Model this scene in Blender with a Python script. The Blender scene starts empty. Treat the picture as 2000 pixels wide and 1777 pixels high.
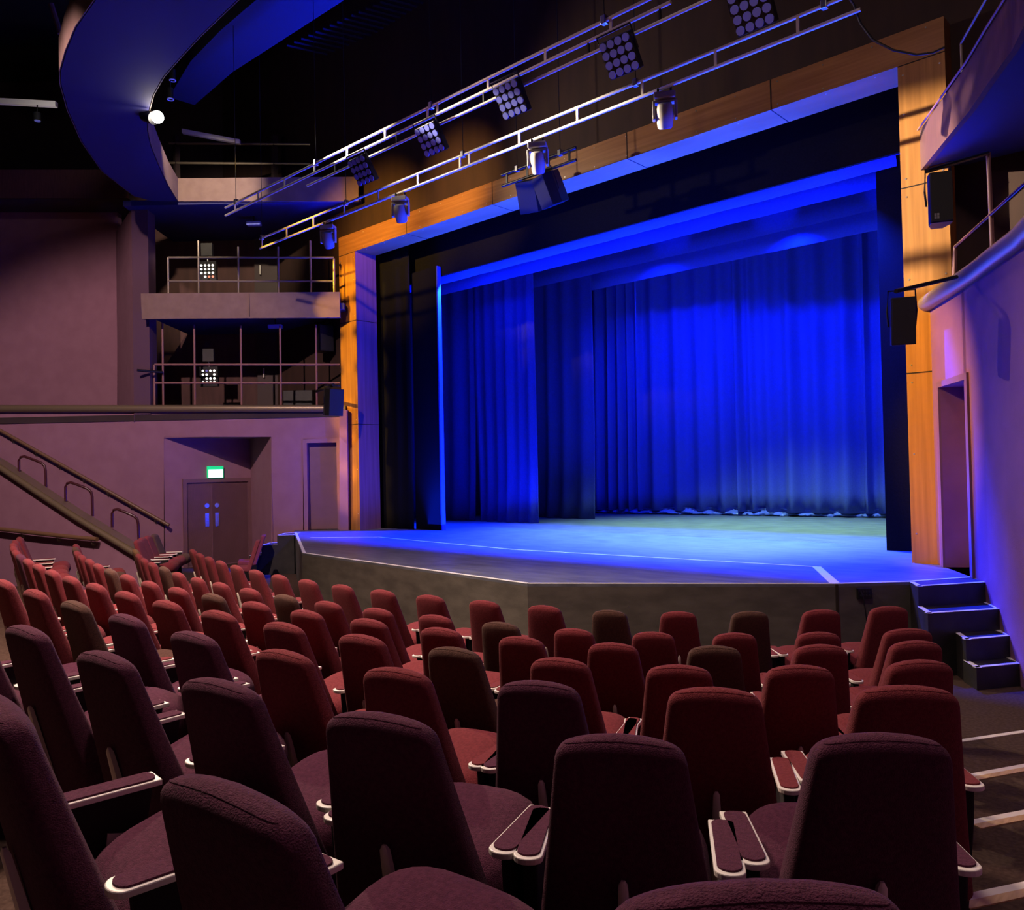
import bpy, bmesh, math, random
from mathutils import Vector, Matrix
PI = math.pi
C = bpy.context.scene.collection

# ------------------------------------------------------------------ camera
FPX, CX, CY = 1576.6, 965.7, 893.95          # focal length and principal point in pixels of a 2000 x 1777 frame
YAW, PITCH, ROLL = math.radians(43.901), math.radians(0.929), math.radians(1.216)
EYE = Vector((0, 0, 2.1))
fw = Vector((-math.sin(YAW)*math.cos(PITCH), math.cos(YAW)*math.cos(PITCH), math.sin(PITCH)))
rt0 = Vector((math.cos(YAW), math.sin(YAW), 0)); up0 = rt0.cross(fw)
rt = rt0*math.cos(ROLL) - up0*math.sin(ROLL)
up = rt0*math.sin(ROLL) + up0*math.cos(ROLL)
cam = bpy.data.cameras.new('camera'); co = bpy.data.objects.new('camera', cam); C.objects.link(co)
m = Matrix((rt, up, -fw)).transposed().to_4x4(); m.translation = EYE
co.matrix_world = m
cam.sensor_fit = 'HORIZONTAL'; cam.sensor_width = 36; cam.lens = 36*FPX/2000
cam.shift_x = (1000-CX)/2000; cam.shift_y = -(888.5-CY)/2000
cam.clip_start = 0.05; cam.clip_end = 200
sc = bpy.context.scene
sc.camera = co
sc.view_settings.view_transform = 'Standard'; sc.view_settings.look = 'None'
sc.view_settings.exposure = 0.0; sc.view_settings.gamma = 1.0
w = bpy.data.worlds.new('world'); sc.world = w; w.use_nodes = True
w.node_tree.nodes['Background'].inputs[0].default_value = (0.5, 0.42, 0.6, 1)
w.node_tree.nodes['Background'].inputs[1].default_value = 0.0

FH = Vector((-math.sin(YAW), math.cos(YAW), 0))      # horizontal view direction
RH = Vector((math.cos(YAW), math.sin(YAW), 0))
def ray(px, py): return fw + rt*((px-CX)/FPX) - up*((py-CY)/FPX)
def UZ(px, py, z): d = ray(px, py); return EYE + d*((z-EYE.z)/d.z)
def UY(px, py, Y): d = ray(px, py); return EYE + d*(Y/d.y)
def UD(px, py, D): return EYE + ray(px, py)*D
def UPL(px, py, A, B):                                # the vertical plane through two plan points
    n = Vector((-(B[1]-A[1]), B[0]-A[0], 0)); d = ray(px, py)
    return EYE + d*(n.dot(Vector((A[0], A[1], 0)) - EYE)/n.dot(d))

# ------------------------------------------------------------------ lamps: theatre lights and added fills
def light(name, kind, loc, target, energy, color, size=0.2, cone=60, blend=0.4, size_y=None):
    l = bpy.data.lights.new(name, kind); l.energy = energy; l.color = color
    if kind == 'SPOT':
        l.spot_size = math.radians(cone); l.spot_blend = blend; l.shadow_soft_size = size
    elif kind == 'AREA':
        l.size = size
        if size_y: l.shape = 'RECTANGLE'; l.size_y = size_y
    else: l.shadow_soft_size = size
    o = bpy.data.objects.new(name, l); C.objects.link(o); o.location = loc
    o.rotation_euler = (Vector(target)-Vector(loc)).to_track_quat('-Z', 'Y').to_euler()
    return o
WARM = (1.0, 0.80, 0.58); BLUE = (0.002, 0.022, 1.0)
STAR = UZ(305, 232, 8.16)
light('bridge_spot', 'SPOT', STAR+Vector((0.10, -0.05, -0.10)), (-1.5, 3.2, 0.2), 2800, WARM, 0.07, 60, 0.5)
light('bridge_spot', 'SPOT', UZ(318, 226, 8.16), (-3.0, 10.97, 5.4), 26000, WARM, 0.035, 14.5, 0.6)
light('gallery_spot', 'SPOT', UD(352, 196, 15.0), UD(405, 380, 18.25), 900, WARM, 0.05, 50, 0.6)
light('seat_down', 'AREA', (-7.4, 1.7, 9.9), (-7.6, 1.5, 0), 640, (1.0, 0.68, 0.56), 1.2).data.spread = math.radians(96)
light('seat_down', 'AREA', (-2.0, 2.2, 9.9), (-2.0, 2.2, 0), 210, (1.0, 0.74, 0.70), 1.0)
light('house_spot', 'SPOT', (-14.5, -0.5, 9.6), (-9.0, 4.8, 1.0), 900, (1.0, 0.60, 0.46), 0.25, 36, 0.8)
light('wall_wash', 'SPOT', (-9.5, 0.8, 9.3), (-18.5, 7.2, 2.0), 3900, (1.0, 0.70, 0.66), 0.07, 60, 0.5)
light('arch_wash', 'SPOT', (-11.8, 7.2, 7.7), (-7.4, 11.0, 7.7), 560, WARM, 0.06, 72, 1.0)
light('arch_wash', 'SPOT', (-13.0, 6.6, 8.0), (-14.1, 10.97, 7.36), 1900, (1.0, 0.52, 0.07), 0.05, 46, 1.0)
light('arch_wash', 'SPOT', (-11.2, 7.5, 7.85), (-11.6, 10.97, 7.75), 1000, (1.0, 0.56, 0.16), 0.05, 44, 1.0)
for z in (6.5, 5.7, 4.9, 4.1, 3.3, 2.5, 1.7):      # narrow beams, added and stacked to light just the left post
    light('post_wash', 'SPOT', (-15.0, 3.4, 7.7), (-15.1, 10.97, z), 4600, (1.0, 0.56, 0.03), 0.03, 7.0, 0.8)
light('post_wash', 'SPOT', (-9.0, 6.0, 7.6), (-3.0, 10.97, 2.6), 8000, (1.0, 0.55, 0.03), 0.04, 22, 0.7)
light('side_wash', 'SPOT', (-12.0, 3.6, 7.9), (-2.0, 9.2, 3.4), 240, (1.0, 0.45, 0.75), 0.2, 50, 0.7)
light('side_wash', 'SPOT', (-9.5, 6.0, 7.8), (-2.0, 9.2, 6.0), 260, (1.0, 0.66, 0.56), 0.1, 24, 0.7)  # added spot that lifts the dim right balcony front
for i, x in enumerate((-10.5, -7.2, -4.0)):
    light('curtain_blue', 'SPOT', (x, 15.95+0.11*(x+13), 7.08), (x-0.6, 19.0+0.1*(x+13), 1.8), 900, BLUE, 0.05, 125, 0.8)
for i, x in enumerate((-9.4, -7.0, -4.8)):
    light('border_blue', 'SPOT', (x, 14.9, 7.25), (x-0.1, 17.2, 7.05), 40, BLUE, 0.05, 74, 0.25)
for i, x in enumerate((-12.5, -8.5, -4.8)):
    light('floor_blue', 'SPOT', (x, 12.16, 6.64), (x+0.2, 9.6, 0.83), 15000, BLUE, 0.02, 104, 0.5)
    light('leg_blue', 'SPOT', (x, 12.6, 6.7), (x-2.0, 16.2, 2.5), 340, BLUE, 0.15, 100, 0.9)
light('floor_pool', 'SPOT', (-7.6, 14.6, 6.95), (-7.6, 14.7, 0.83), 7500, (0.42, 0.80, 0.30), 0.3, 94, 0.7)
light('floor_bounce', 'AREA', (-9.0, 13.4, 0.95), (-9.0, 11.6, 7.0), 950, BLUE, 8.0, size_y=1.2)  # added upward light for the bounce off the blue stage floor
light('jamb_fill', 'SPOT', (-4.0, 11.8, 1.5), (-14.8, 11.45, 2.4), 3600, BLUE, 0.1, 15, 0.95)  # added unseen low spot that tints the left jamb blue
l = light('arch_bounce', 'AREA', (-9.0, 11.8, 0.95), (-9.0, 11.25, 7.0), 2700, BLUE, 9.0, size_y=0.5)  # added upward light for blue bounce on the lintel underside
l.data.spread = math.radians(70)
light('box_fill', 'SPOT', (-10.5, 5.8, 7.6), (-0.4, 10.9, 4.55), 2600, WARM, 0.05, 14, 0.4)  # added lamp carrying the bridge spotlight's light into the right box
light('batten_fill', 'SPOT', UD(73, 240, 16.2), UD(40, 198, 17.0), 25, (1.0, 0.9, 0.85), 0.03, 120, 0.6)  # added spot so the pale batten shows up

# ------------------------------------------------------------------ materials
MATS = {}
def mat(name, col, rough=0.7, metal=0.0, col2=None, scale=8.0, stretch=(1, 1, 1), bump=0.0, bscale=60.0,
        emit=None, estr=0.0, sheen=0.0, spec=0.5, detail=6.0, lo=0.35, hi=0.65, wave=None):
    m = bpy.data.materials.new(name); m.use_nodes = True; MATS[name] = m
    n = m.node_tree.nodes; L = m.node_tree.links; b = n['Principled BSDF']
    b.inputs['Base Color'].default_value = (*col, 1); b.inputs['Roughness'].default_value = rough
    b.inputs['Metallic'].default_value = metal; b.inputs['Specular IOR Level'].default_value = spec
    if sheen: b.inputs['Sheen Weight'].default_value = sheen; b.inputs['Sheen Roughness'].default_value = 0.6
    tc = n.new('ShaderNodeTexCoord')
    if col2:
        mp = n.new('ShaderNodeMapping'); mp.inputs['Scale'].default_value = stretch
        nz = n.new('ShaderNodeTexNoise'); nz.inputs['Scale'].default_value = scale; nz.inputs['Detail'].default_value = detail
        r = n.new('ShaderNodeValToRGB'); r.color_ramp.elements[0].position = lo; r.color_ramp.elements[1].position = hi
        r.color_ramp.elements[0].color = (*col, 1); r.color_ramp.elements[1].color = (*col2, 1)
        L.new(tc.outputs['Object'], mp.inputs[0]); L.new(mp.outputs[0], nz.inputs['Vector'])
        L.new(nz.outputs[0], r.inputs[0]); L.new(r.outputs[0], b.inputs['Base Color'])
    if bump:
        nb = n.new('ShaderNodeTexNoise'); nb.inputs['Scale'].default_value = bscale; nb.inputs['Detail'].default_value = 3
        bp = n.new('ShaderNodeBump'); bp.inputs['Strength'].default_value = bump; bp.inputs['Distance'].default_value = 0.01
        L.new(tc.outputs['Object'], nb.inputs['Vector']); L.new(nb.outputs[0], bp.inputs['Height']); L.new(bp.outputs[0], b.inputs['Normal'])
    if emit:
        b.inputs['Emission Color'].default_value = (*emit, 1); b.inputs['Emission Strength'].default_value = estr
    return m
mat('wall_mauve', (0.31, 0.150, 0.215), 0.9, col2=(0.28, 0.132, 0.192), scale=3, bump=0.15, bscale=90)
mat('wall_mauve_bluelit', (0.235, 0.098, 0.215), 0.9, col2=(0.21, 0.086, 0.192), scale=3, bump=0.15, bscale=90)  # same mauve paint with the purple-blue light mixed into the colour
mat('wall_dark', (0.045, 0.026, 0.03), 0.9, col2=(0.035, 0.02, 0.024), scale=2)
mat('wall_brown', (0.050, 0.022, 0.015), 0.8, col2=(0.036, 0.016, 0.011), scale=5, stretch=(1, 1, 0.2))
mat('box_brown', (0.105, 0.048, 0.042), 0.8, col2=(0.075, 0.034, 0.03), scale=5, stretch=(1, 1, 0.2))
mat('black', (0.006, 0.006, 0.007), 0.9)
mat('black_paint', (0.016, 0.015, 0.014), 0.55, col2=(0.03, 0.027, 0.024), scale=6, bump=0.1)
mat('black_metal', (0.012, 0.012, 0.013), 0.4, metal=0.3)
mat('speaker_grille', (0.016, 0.0165, 0.0155), 0.6, bump=0.5, bscale=260)
mat('stage_front', (0.115, 0.105, 0.085), 0.75, col2=(0.075, 0.068, 0.055), scale=3, stretch=(1, 1, 2.5), bump=0.1)
mat('stage_floor', (0.145, 0.16, 0.19), 0.45, col2=(0.085, 0.095, 0.115), scale=2.2, stretch=(1, 3.2, 1), bump=0.05, bscale=30, detail=9)
mat('tape', (0.85, 0.85, 0.82), 0.6)
mat('nosing_white', (0.80, 0.76, 0.66), 0.55)
mat('nosing_wood', (0.66, 0.46, 0.24), 0.5, col2=(0.5, 0.33, 0.16), scale=6, stretch=(8, 1, 1))
mat('carpet', (0.055, 0.034, 0.026), 0.95, col2=(0.085, 0.055, 0.042), scale=40, bump=0.3, bscale=300, spec=0.1)
mat('wood_h', (0.44, 0.20, 0.055), 0.42, col2=(0.29, 0.118, 0.028), scale=2.2, stretch=(0.35, 1, 9), lo=0.3, hi=0.7, detail=8)
mat('wood_v', (0.50, 0.225, 0.05), 0.45, col2=(0.33, 0.138, 0.026), scale=2.2, stretch=(8, 8, 0.3), lo=0.3, hi=0.7, detail=8)
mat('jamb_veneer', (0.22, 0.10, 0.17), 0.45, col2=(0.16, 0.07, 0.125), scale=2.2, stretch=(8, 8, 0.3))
mat('seam', (0.02, 0.012, 0.008), 0.9)
mat('screw', (0.8, 0.75, 0.65), 0.3, metal=0.9)
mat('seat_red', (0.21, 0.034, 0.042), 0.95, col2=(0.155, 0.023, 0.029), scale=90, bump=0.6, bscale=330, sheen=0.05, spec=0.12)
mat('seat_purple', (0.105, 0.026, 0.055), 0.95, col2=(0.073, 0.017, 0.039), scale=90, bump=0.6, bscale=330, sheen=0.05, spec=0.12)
mat('seat_brown', (0.105, 0.052, 0.038), 0.95, col2=(0.075, 0.036, 0.027), scale=90, bump=0.6, bscale=330, sheen=0.05, spec=0.12)
mat('seat_ochre', (0.20, 0.11, 0.05), 0.95, col2=(0.15, 0.08, 0.035), scale=90, bump=0.6, bscale=330, sheen=0.05, spec=0.12)
mat('seat_pink', (0.27, 0.06, 0.085), 0.95, col2=(0.22, 0.045, 0.065), scale=90, sheen=0.05, spec=0.12)
mat('arm_white', (0.78, 0.75, 0.68), 0.4, bump=0.05)
mat('arm_bare', (0.66, 0.64, 0.58), 0.5, col2=(0.5, 0.38, 0.25), scale=20, lo=0.5, hi=0.8)
mat('seat_metal', (0.80, 0.74, 0.62), 0.4, metal=0.1)
mat('black_fabric', (0.012, 0.008, 0.010), 0.95)
mat('rail_paint', (0.26, 0.12, 0.12), 0.4)
mat('rail_dark', (0.055, 0.013, 0.018), 0.25)
mat('rail_metal', (0.40, 0.33, 0.26), 0.35, metal=0.6)
mat('cap_bronze', (0.25, 0.19, 0.12), 0.36, metal=0.5)
mat('handrail_wood', (0.17, 0.092, 0.05), 0.4)
mat('truss_metal', (0.66, 0.62, 0.54), 0.35, metal=0.25)
mat('fixture_grey', (0.30, 0.28, 0.25), 0.45)
mat('lens', (0.22, 0.26, 0.85), 0.3)  # blue stage light caught by lenses and rims is mixed into this colour
mat('ceiling_blue', (0.010, 0.010, 0.035), 0.9)
mat('pier_dark', (0.10, 0.048, 0.085), 0.9)  # darker purple than the mauve wall
mat('lens_lit', (0.9, 0.9, 0.85), 0.3, emit=(1.0, 0.95, 0.85), estr=1.6)
mat('lens_lit_red', (0.9, 0.4, 0.3), 0.3, emit=(1.0, 0.10, 0.06), estr=0.9)
mat('lamp_glow', (1, 1, 1), 0.3, emit=(1.0, 0.88, 0.68), estr=90)
mat('exit_glow', (0.8, 1, 0.85), 0.3, emit=(0.70, 1.0, 0.78), estr=2.6)
mat('exit_green', (0.0, 0.5, 0.2), 0.4, emit=(0.02, 0.8, 0.28), estr=0.7)
mat('steel', (0.62, 0.64, 0.68), 0.25, metal=0.9)
mat('door_paint', (0.20, 0.095, 0.115), 0.5, col2=(0.18, 0.085, 0.10), scale=4)
mat('door_dark', (0.05, 0.026, 0.024), 0.6)
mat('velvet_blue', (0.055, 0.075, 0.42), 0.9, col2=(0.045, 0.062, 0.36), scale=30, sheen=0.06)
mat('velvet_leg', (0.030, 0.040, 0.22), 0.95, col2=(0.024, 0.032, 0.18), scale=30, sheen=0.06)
mat('velvet_black', (0.004, 0.004, 0.0045), 0.95, col2=(0.007, 0.007, 0.0075), scale=50, spec=0.15)
mat('hem_satin', (0.12, 0.16, 0.55), 0.3)
mat('soffit_blue', (0.022, 0.021, 0.11), 0.8)
mat('fascia_paint', (0.215, 0.135, 0.118), 0.75, col2=(0.185, 0.112, 0.098), scale=5, bump=0.08)
mat('fascia_red', (0.105, 0.033, 0.034), 0.6, col2=(0.075, 0.022, 0.024), scale=6, stretch=(6, 6, 0.6))
mat('white_batten', (0.75, 0.73, 0.72), 0.5)
mat('logo_grey', (0.30, 0.30, 0.28), 0.5)

# ------------------------------------------------------------------ mesh helpers
class MB:
    def __init__(s): s.v = []; s.f = []
    def add(s, vs, fs):
        o = len(s.v); s.v += [Vector(v) for v in vs]; s.f += [tuple(i+o for i in f) for f in fs]; return s
    def box(s, c, d, M=None):
        x, y, z = d[0]/2, d[1]/2, d[2]/2
        vs = [Vector((a*x, b*y, e*z)) for a in (-1, 1) for b in (-1, 1) for e in (-1, 1)]
        if M: vs = [M @ v for v in vs]
        c = Vector(c)
        return s.add([v+c for v in vs], [(0, 1, 3, 2), (4, 6, 7, 5), (0, 4, 5, 1), (2, 3, 7, 6), (0, 2, 6, 4), (1, 5, 7, 3)])
    def prism(s, poly, ext):
        n = len(poly); ext = Vector(ext); poly = [Vector(p) for p in poly]
        return s.add(poly+[p+ext for p in poly], [tuple(range(n))[::-1], tuple(range(n, 2*n))] +
                     [(i, (i+1) % n, n+(i+1) % n, n+i) for i in range(n)])
    def tube(s, pts, r, n=8, closed=False, r1=None):
        pts = [Vector(p) for p in pts]; N = len(pts); rings = []
        for i, p in enumerate(pts):
            a = pts[(i-1) % N] if (i or closed) else p; b = pts[(i+1) % N] if (i < N-1 or closed) else p
            t = (b-a).normalized(); ref = Vector((0, 0, 1)) if abs(t.z) < 0.95 else Vector((1, 0, 0))
            u = t.cross(ref).normalized(); v = u.cross(t)
            rr = r if r1 is None else r+(r1-r)*i/(N-1)
            rings.append([p+(u*math.cos(2*PI*k/n)+v*math.sin(2*PI*k/n))*rr for k in range(n)])
        fs = []
        for i in range(N if closed else N-1):
            j = (i+1) % N
            fs += [(i*n+k, i*n+(k+1) % n, j*n+(k+1) % n, j*n+k) for k in range(n)]
        if not closed: fs += [tuple(range(n)), tuple((N-1)*n+k for k in range(n))[::-1]]
        return s.add([v for r_ in rings for v in r_], fs)
    def loft(s, rings, cap=True):
        n = len(rings[0]); fs = []
        for i in range(len(rings)-1):
            fs += [(i*n+k, i*n+(k+1) % n, (i+1)*n+(k+1) % n, (i+1)*n+k) for k in range(n)]
        if cap: fs += [tuple(range(n))[::-1], tuple((len(rings)-1)*n+k for k in range(n))]
        return s.add([v for r_ in rings for v in r_], fs)
    def disc(s, c, nrm, r, h, n=16):
        c = Vector(c); nrm = Vector(nrm).normalized()
        return s.tube([c, c+nrm*h], r, n)
    def sheet(s, rows):
        n = len(rows[0]); fs = [(i*n+j, i*n+j+1, (i+1)*n+j+1, (i+1)*n+j) for i in range(len(rows)-1) for j in range(n-1)]
        return s.add([v for r_ in rows for v in r_], fs)
    def build(s, name, material, parent=None, smooth=None, world=None, bevel=0.0, solid=0.0):
        me = bpy.data.meshes.new(name); me.from_pydata(s.v, [], s.f)
        bm = bmesh.new(); bm.from_mesh(me); bmesh.ops.recalc_face_normals(bm, faces=bm.faces)
        big = [f for f in bm.faces if len(f.verts) > 4 and len(f.verts) > 20]
        if big: bmesh.ops.triangulate(bm, faces=big)
        bm.to_mesh(me); bm.free()
        me.materials.append(MATS[material])
        if smooth is not None:
            me.polygons.foreach_set('use_smooth', [True]*len(me.polygons)); me.set_sharp_from_angle(angle=math.radians(smooth))
        o = bpy.data.objects.new(name, me); C.objects.link(o)
        if solid:
            sm = o.modifiers.new('solid', 'SOLIDIFY'); sm.thickness = solid; sm.offset = 0
        if bevel:
            bv = o.modifiers.new('bevel', 'BEVEL'); bv.width = bevel; bv.segments = 2; bv.limit_method = 'ANGLE'
        if parent:
            o.parent = parent
            if world is not False and parent.get('_w'): o.matrix_parent_inverse = Matrix.Translation(-parent.location)
        return o
def tag(o, label, cat, group=None):
    o['label'] = label; o['category'] = cat
    if group: o['group'] = group
    return o
def thing(name, label, cat, loc=(0, 0, 0), group=None, local=False):
    o = bpy.data.objects.new(name, None); C.objects.link(o); o.location = loc; o.empty_display_size = 0.1
    if not local: o['_w'] = 1                        # parts are written in world coordinates
    return tag(o, label, cat, group)
def struct(o): o['kind'] = 'structure'; return o
def dup(root, label=None):
    r = root.copy(); C.objects.link(r)
    if label: r['label'] = label
    for ch in list(root.children):
        c = ch.copy(); C.objects.link(c); c.parent = r
        for g in list(ch.children):
            d = g.copy(); C.objects.link(d); d.parent = c
    return r
def rotM(ax, deg): return Matrix.Rotation(math.radians(deg), 3, ax)
def lerp(a, b, t): return a+(b-a)*t

# ------------------------------------------------------------------ room shell
ST = 0.83                                       # stage floor level
Y0, XL, XR, XOL, XOR, ZT, ZO = 10.973, -14.798, -3.297, -15.417, -2.754, 7.13, 7.56
DW = 18.55                                       # camera depth of the left wall
struct(MB().box((-10, 8, -0.1), (44, 40, 0.2)).build('floor', 'carpet'))
struct(MB().box((-10, 8, 13.6), (44, 40, 0.2)).build('ceiling', 'black'))
struct(MB().box((-10, -9, 6.7), (44, 0.3, 14)).build('wall_back', 'wall_dark'))
struct(MB().box((-26, 8, 6.7), (0.3, 40, 14)).build('wall_far', 'wall_dark'))
struct(MB().box((7, 8, 6.7), (0.3, 40, 14)).build('wall_outer', 'wall_dark'))
struct(MB().box((-10, 24, 6.7), (44, 0.3, 14)).build('wall_stage', 'black'))
# the wall over and beside the arch
mb = MB().prism([(XOL-6, 11.25, ST), (XOL+0.02, 11.25, ST), (XOL+0.02, 11.25, ZO-0.02), (XOR-0.02, 11.25, ZO-0.02), (XOR-0.02, 11.25, ST),
                 (5, 11.25, ST), (5, 11.25, 13.5), (XOL-6, 11.25, 13.5)], (0, 0.3, 0))
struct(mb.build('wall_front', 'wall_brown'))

def wl(poly, d=DW, ext=0.25): return [UD(x, y, d) for x, y in poly], FH*ext
mb = MB()
for a in ([(-160, 800), (320, 800), (320, 1124), (-160, 1128)], [(320, 800), (530, 800), (530, 853), (320, 853)],
          [(530, 800), (592, 800), (592, 1121), (530, 1122)], [(592, 800), (664, 800), (664, 857), (592, 857)],
          [(592, 1038), (664, 1038), (664, 1120), (592, 1121)]):
    mb.prism(*wl(a))
mb.prism(*wl([(663, 800), (677, 800), (682, 1120), (663, 1120)], DW-0.3, 0.55))
struct(mb.build('wall_left', 'wall_mauve'))
# triangular exit recess: door wall, return and soffit
A0 = UD(320, 900, DW); A1 = UD(489, 900, DW+1.35); A2 = UD(530, 900, DW)
zt = UD(420, 853, DW).z
def vert(p, z): return Vector((p.x, p.y, z))
mb = MB()
mb.prism([vert(A0, 0), vert(A1, 0), vert(A1, zt), vert(A0, zt)], FH*0.2)
mb.prism([vert(A1, 0), vert(A2, 0), vert(A2, zt), vert(A1, zt)], FH*0.2+RH*0.15)
mb.prism([vert(A0, zt), vert(A1, zt), vert(A2, zt)], (0, 0, 0.1))
struct(mb.build('wall_recess', 'wall_mauve'))
# upper niche, pier and box bays on the left
mb = MB()
N0 = UD(228, 600, DW+1.7); N1 = UD(259, 600, DW)
zb = 3.4
mb.prism(*wl([(-160, 380), (229, 380), (229, 800), (-160, 800)], DW+1.7))
mb.prism([vert(N0, zb), vert(N1, zb), vert(N1, 8.3), vert(N0, 8.3)], FH*0.2)
struct(mb.build('wall_niche', 'wall_mauve'))
struct(MB().prism([vert(N1, 3.56), vert(UD(291, 600, DW), 3.56), vert(UD(291, 600, DW), 8.28), vert(N1, 8.28)], FH*0.4).build('wall_pier', 'pier_dark'))
mb = MB()
mb.prism(*wl([(240, 380), (720, 380), (720, 800), (240, 800)], DW+2.6))
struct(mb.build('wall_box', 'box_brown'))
mb = MB()                                        # floor slab of the lower box tier
P = [UD(-160, 800, DW-0.02), UD(684, 800, DW-0.02)]
mb.prism([vert(P[0], 3.42), vert(P[1], 3.42), vert(P[1]+FH*3, 3.42), vert(P[0]+FH*3, 3.42)], (0, 0, 0.14))
struct(mb.build('floor_box', 'wall_dark'))
# far wall of the upper gallery behind everything
mb = MB().prism(*wl([(-250, -250), (760, -250), (760, 400), (-250, 400)], DW+4.5))
struct(mb.build('wall_gallery', 'wall_dark'))

# rounded cap rail along the top of the left wall
def cap_tube(name, pts, r, m, label, cat='rail'):
    t = MB().tube(pts, r, 14)
    return tag(t.build(name, m, smooth=40), label, cat)
cap_tube('wall_cap_rail', [UD(x, 798, DW-0.05) for x in (-160, 80, 84, 300, 520, 676)], 0.085, 'cap_bronze',
         'long round bronze cap rail along the top of the mauve left wall below the boxes')

# ------------------------------------------------------------------ doors
def door_on(name, px, A, B, ytop, zbot, split=None, off=0.05, frame_m='wall_mauve', leaf_m='door_paint', inset=0.0):
    n = Vector((-(B[1]-A[1]), B[0]-A[0], 0)).normalized()
    if n.dot(EYE-Vector((A[0], A[1], 2.1))) < 0: n = -n
    p0 = UPL(px[0], ytop, A, B); p1 = UPL(px[1], ytop, A, B); z1 = (p0.z+p1.z)/2
    u = Vector((p1.x-p0.x, p1.y-p0.y, 0)); W = u.length; u.normalize()
    base = Vector((p0.x, p0.y, zbot)); H = z1-zbot; fr = 0.09
    def q(a, z, o): return base+u*a+Vector((0, 0, z))+n*o
    fm = MB()
    for a0, a1, z0, zz in ((0, fr, 0, H), (W-fr, W, 0, H), (fr, W-fr, H-fr, H)):
        fm.prism([q(a0, z0, 0.04), q(a1, z0, 0.04), q(a1, zz, 0.04), q(a0, zz, 0.04)], -n*(0.08+inset))
    xs = [fr, W-fr] if not split else [fr, fr+(W-2*fr)*split, W-fr]
    root = None
    for i in range(len(xs)-1):
        lf = MB().prism([q(xs[i]+0.004, 0.01, -inset), q(xs[i+1]-0.004, 0.01, -inset), q(xs[i+1]-0.004, H-fr-0.004, -inset), q(xs[i]+0.004, H-fr-0.004, -inset)], -n*0.045)
        yield lf, q, xs[i], xs[i+1], n, u
    yield fm
g = list(door_on('door_1', (356, 490), A0, A1, 934, 0.0, split=0.40))
for i in range(2):
    lf, q, a, b, n, u = g[i]
    d = struct(lf.build('door_%d' % (i+1), 'door_paint'))
    x = b-0.12 if i == 0 else a+0.12
    MB().prism([q(x-0.045, 0.92, 0.005), q(x+0.045, 0.92, 0.005), q(x+0.045, 1.24, 0.005), q(x-0.045, 1.24, 0.005)], n*0.008).build('push_plate', 'steel', d)
    MB().disc(q(x, 1.42, 0.004), n, 0.055, 0.012).build('lock_disc', 'steel', d, smooth=30)
struct(g[2].build('trim_1', 'door_paint'))
LW0 = UD(0, 900, DW); LW1 = UD(680, 900, DW)
g = list(door_on('door_3', (592, 665), LW0, LW1, 857, ST, inset=0.12))
struct(g[0][0].build('door_3', 'door_paint')); struct(g[1].build('trim_2', 'wall_mauve'))
# exit sign
t = thing('exit_sign', 'glowing green emergency exit sign above the double doors in the left recess', 'exit sign', UPL(424, 925, A0, A1))
c = UPL(424, 921, A0, A1)-FH*0.1; u = (A1-A0); u.z = 0; u.normalize(); n = Vector((u.y, -u.x, 0))
MB().prism([c+u*a+Vector((0, 0, z)) for a, z in ((-0.19, -0.15), (0.19, -0.15), (0.19, 0.13), (-0.19, 0.13))], n*-0.06).build('sign_case', 'exit_green', t)
MB().prism([c+u*a+Vector((0, 0, z))+n*0.012 for a, z in ((-0.17, -0.14), (0.17, -0.14), (0.17, 0.05), (-0.17, 0.05))], n*-0.02).build('lit_panel', 'exit_glow', t)

# ------------------------------------------------------------------ proscenium arch
def arch():
    t = thing('proscenium_arch', 'tall panelled timber proscenium arch framing the blue lit stage', 'proscenium arch', (-9, Y0, ST))
    D = 0.582
    MB().box(((XOL+XL)/2, Y0+D/2, (ST+ZT)/2+0.0), (XL-XOL, D, ZT-ST)).build('left_post', 'wood_v', t)
    MB().box(((XOR+XR)/2, Y0+D/2, (ST+ZT)/2+0.0), (XOR-XR, D, ZT-ST)).build('right_post', 'wood_v', t)
    MB().box(((XOL+XOR)/2, Y0+D/2, (ZT+ZO)/2), (XOR-XOL, D, ZO-ZT)).build('lintel', 'wood_h', t)
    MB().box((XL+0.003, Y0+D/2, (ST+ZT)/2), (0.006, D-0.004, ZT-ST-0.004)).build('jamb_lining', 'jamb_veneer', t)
    class J:
        def box(self, *a): MB().box(*a).build('panel_joint', 'seam', t)
    s = J()
    for px, py in ((794, 456), (962, 396), (1225, 307), (1506, 216)):
        x = UY(px, py, Y0).x
        s.box((x, Y0-0.001, (ZT+ZO)/2), (0.014, 0.006, ZO-ZT)); s.box((x, Y0+D/2, ZT-0.001), (0.014, D, 0.006))
    for z in (5.568, 3.219):
        for a, b in ((XOL, XL), (XR, XOR)):
            s.box(((a+b)/2, Y0-0.001, z), (b-a, 0.006, 0.014))
        s.box((XL+0.005, Y0+D/2, z), (0.006, D, 0.014))
    for a, b in ((XOL, XL), (XR, XOR)): s.box(((a+b)/2, Y0-0.001, ZT-0.005), (b-a, 0.006, 0.012))
    k = MB()
    for x in [XOL+0.06, XL-0.06, XR+0.06, XOR-0.06]:
        for z in (1.2, 2.2, 3.1, 3.32, 4.4, 5.45, 5.68, 6.5, 7.0): k.disc((x, Y0, z), (0, -1, 0), 0.011, 0.004, 8)
    for i in range(20):
        x = XOL+0.3+i*0.64
        k.disc((x, Y0, ZO-0.06), (0, -1, 0), 0.010, 0.004, 8); k.disc((x, Y0, ZT+0.05), (0, -1, 0), 0.010, 0.004, 8)
        if XL < x < XR:
            k.disc((x, Y0+0.08, ZT), (0, 0, -1), 0.011, 0.004, 8)
    k.build('fixing_screw', 'screw', t)['kind'] = 'stuff'
arch()

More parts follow.
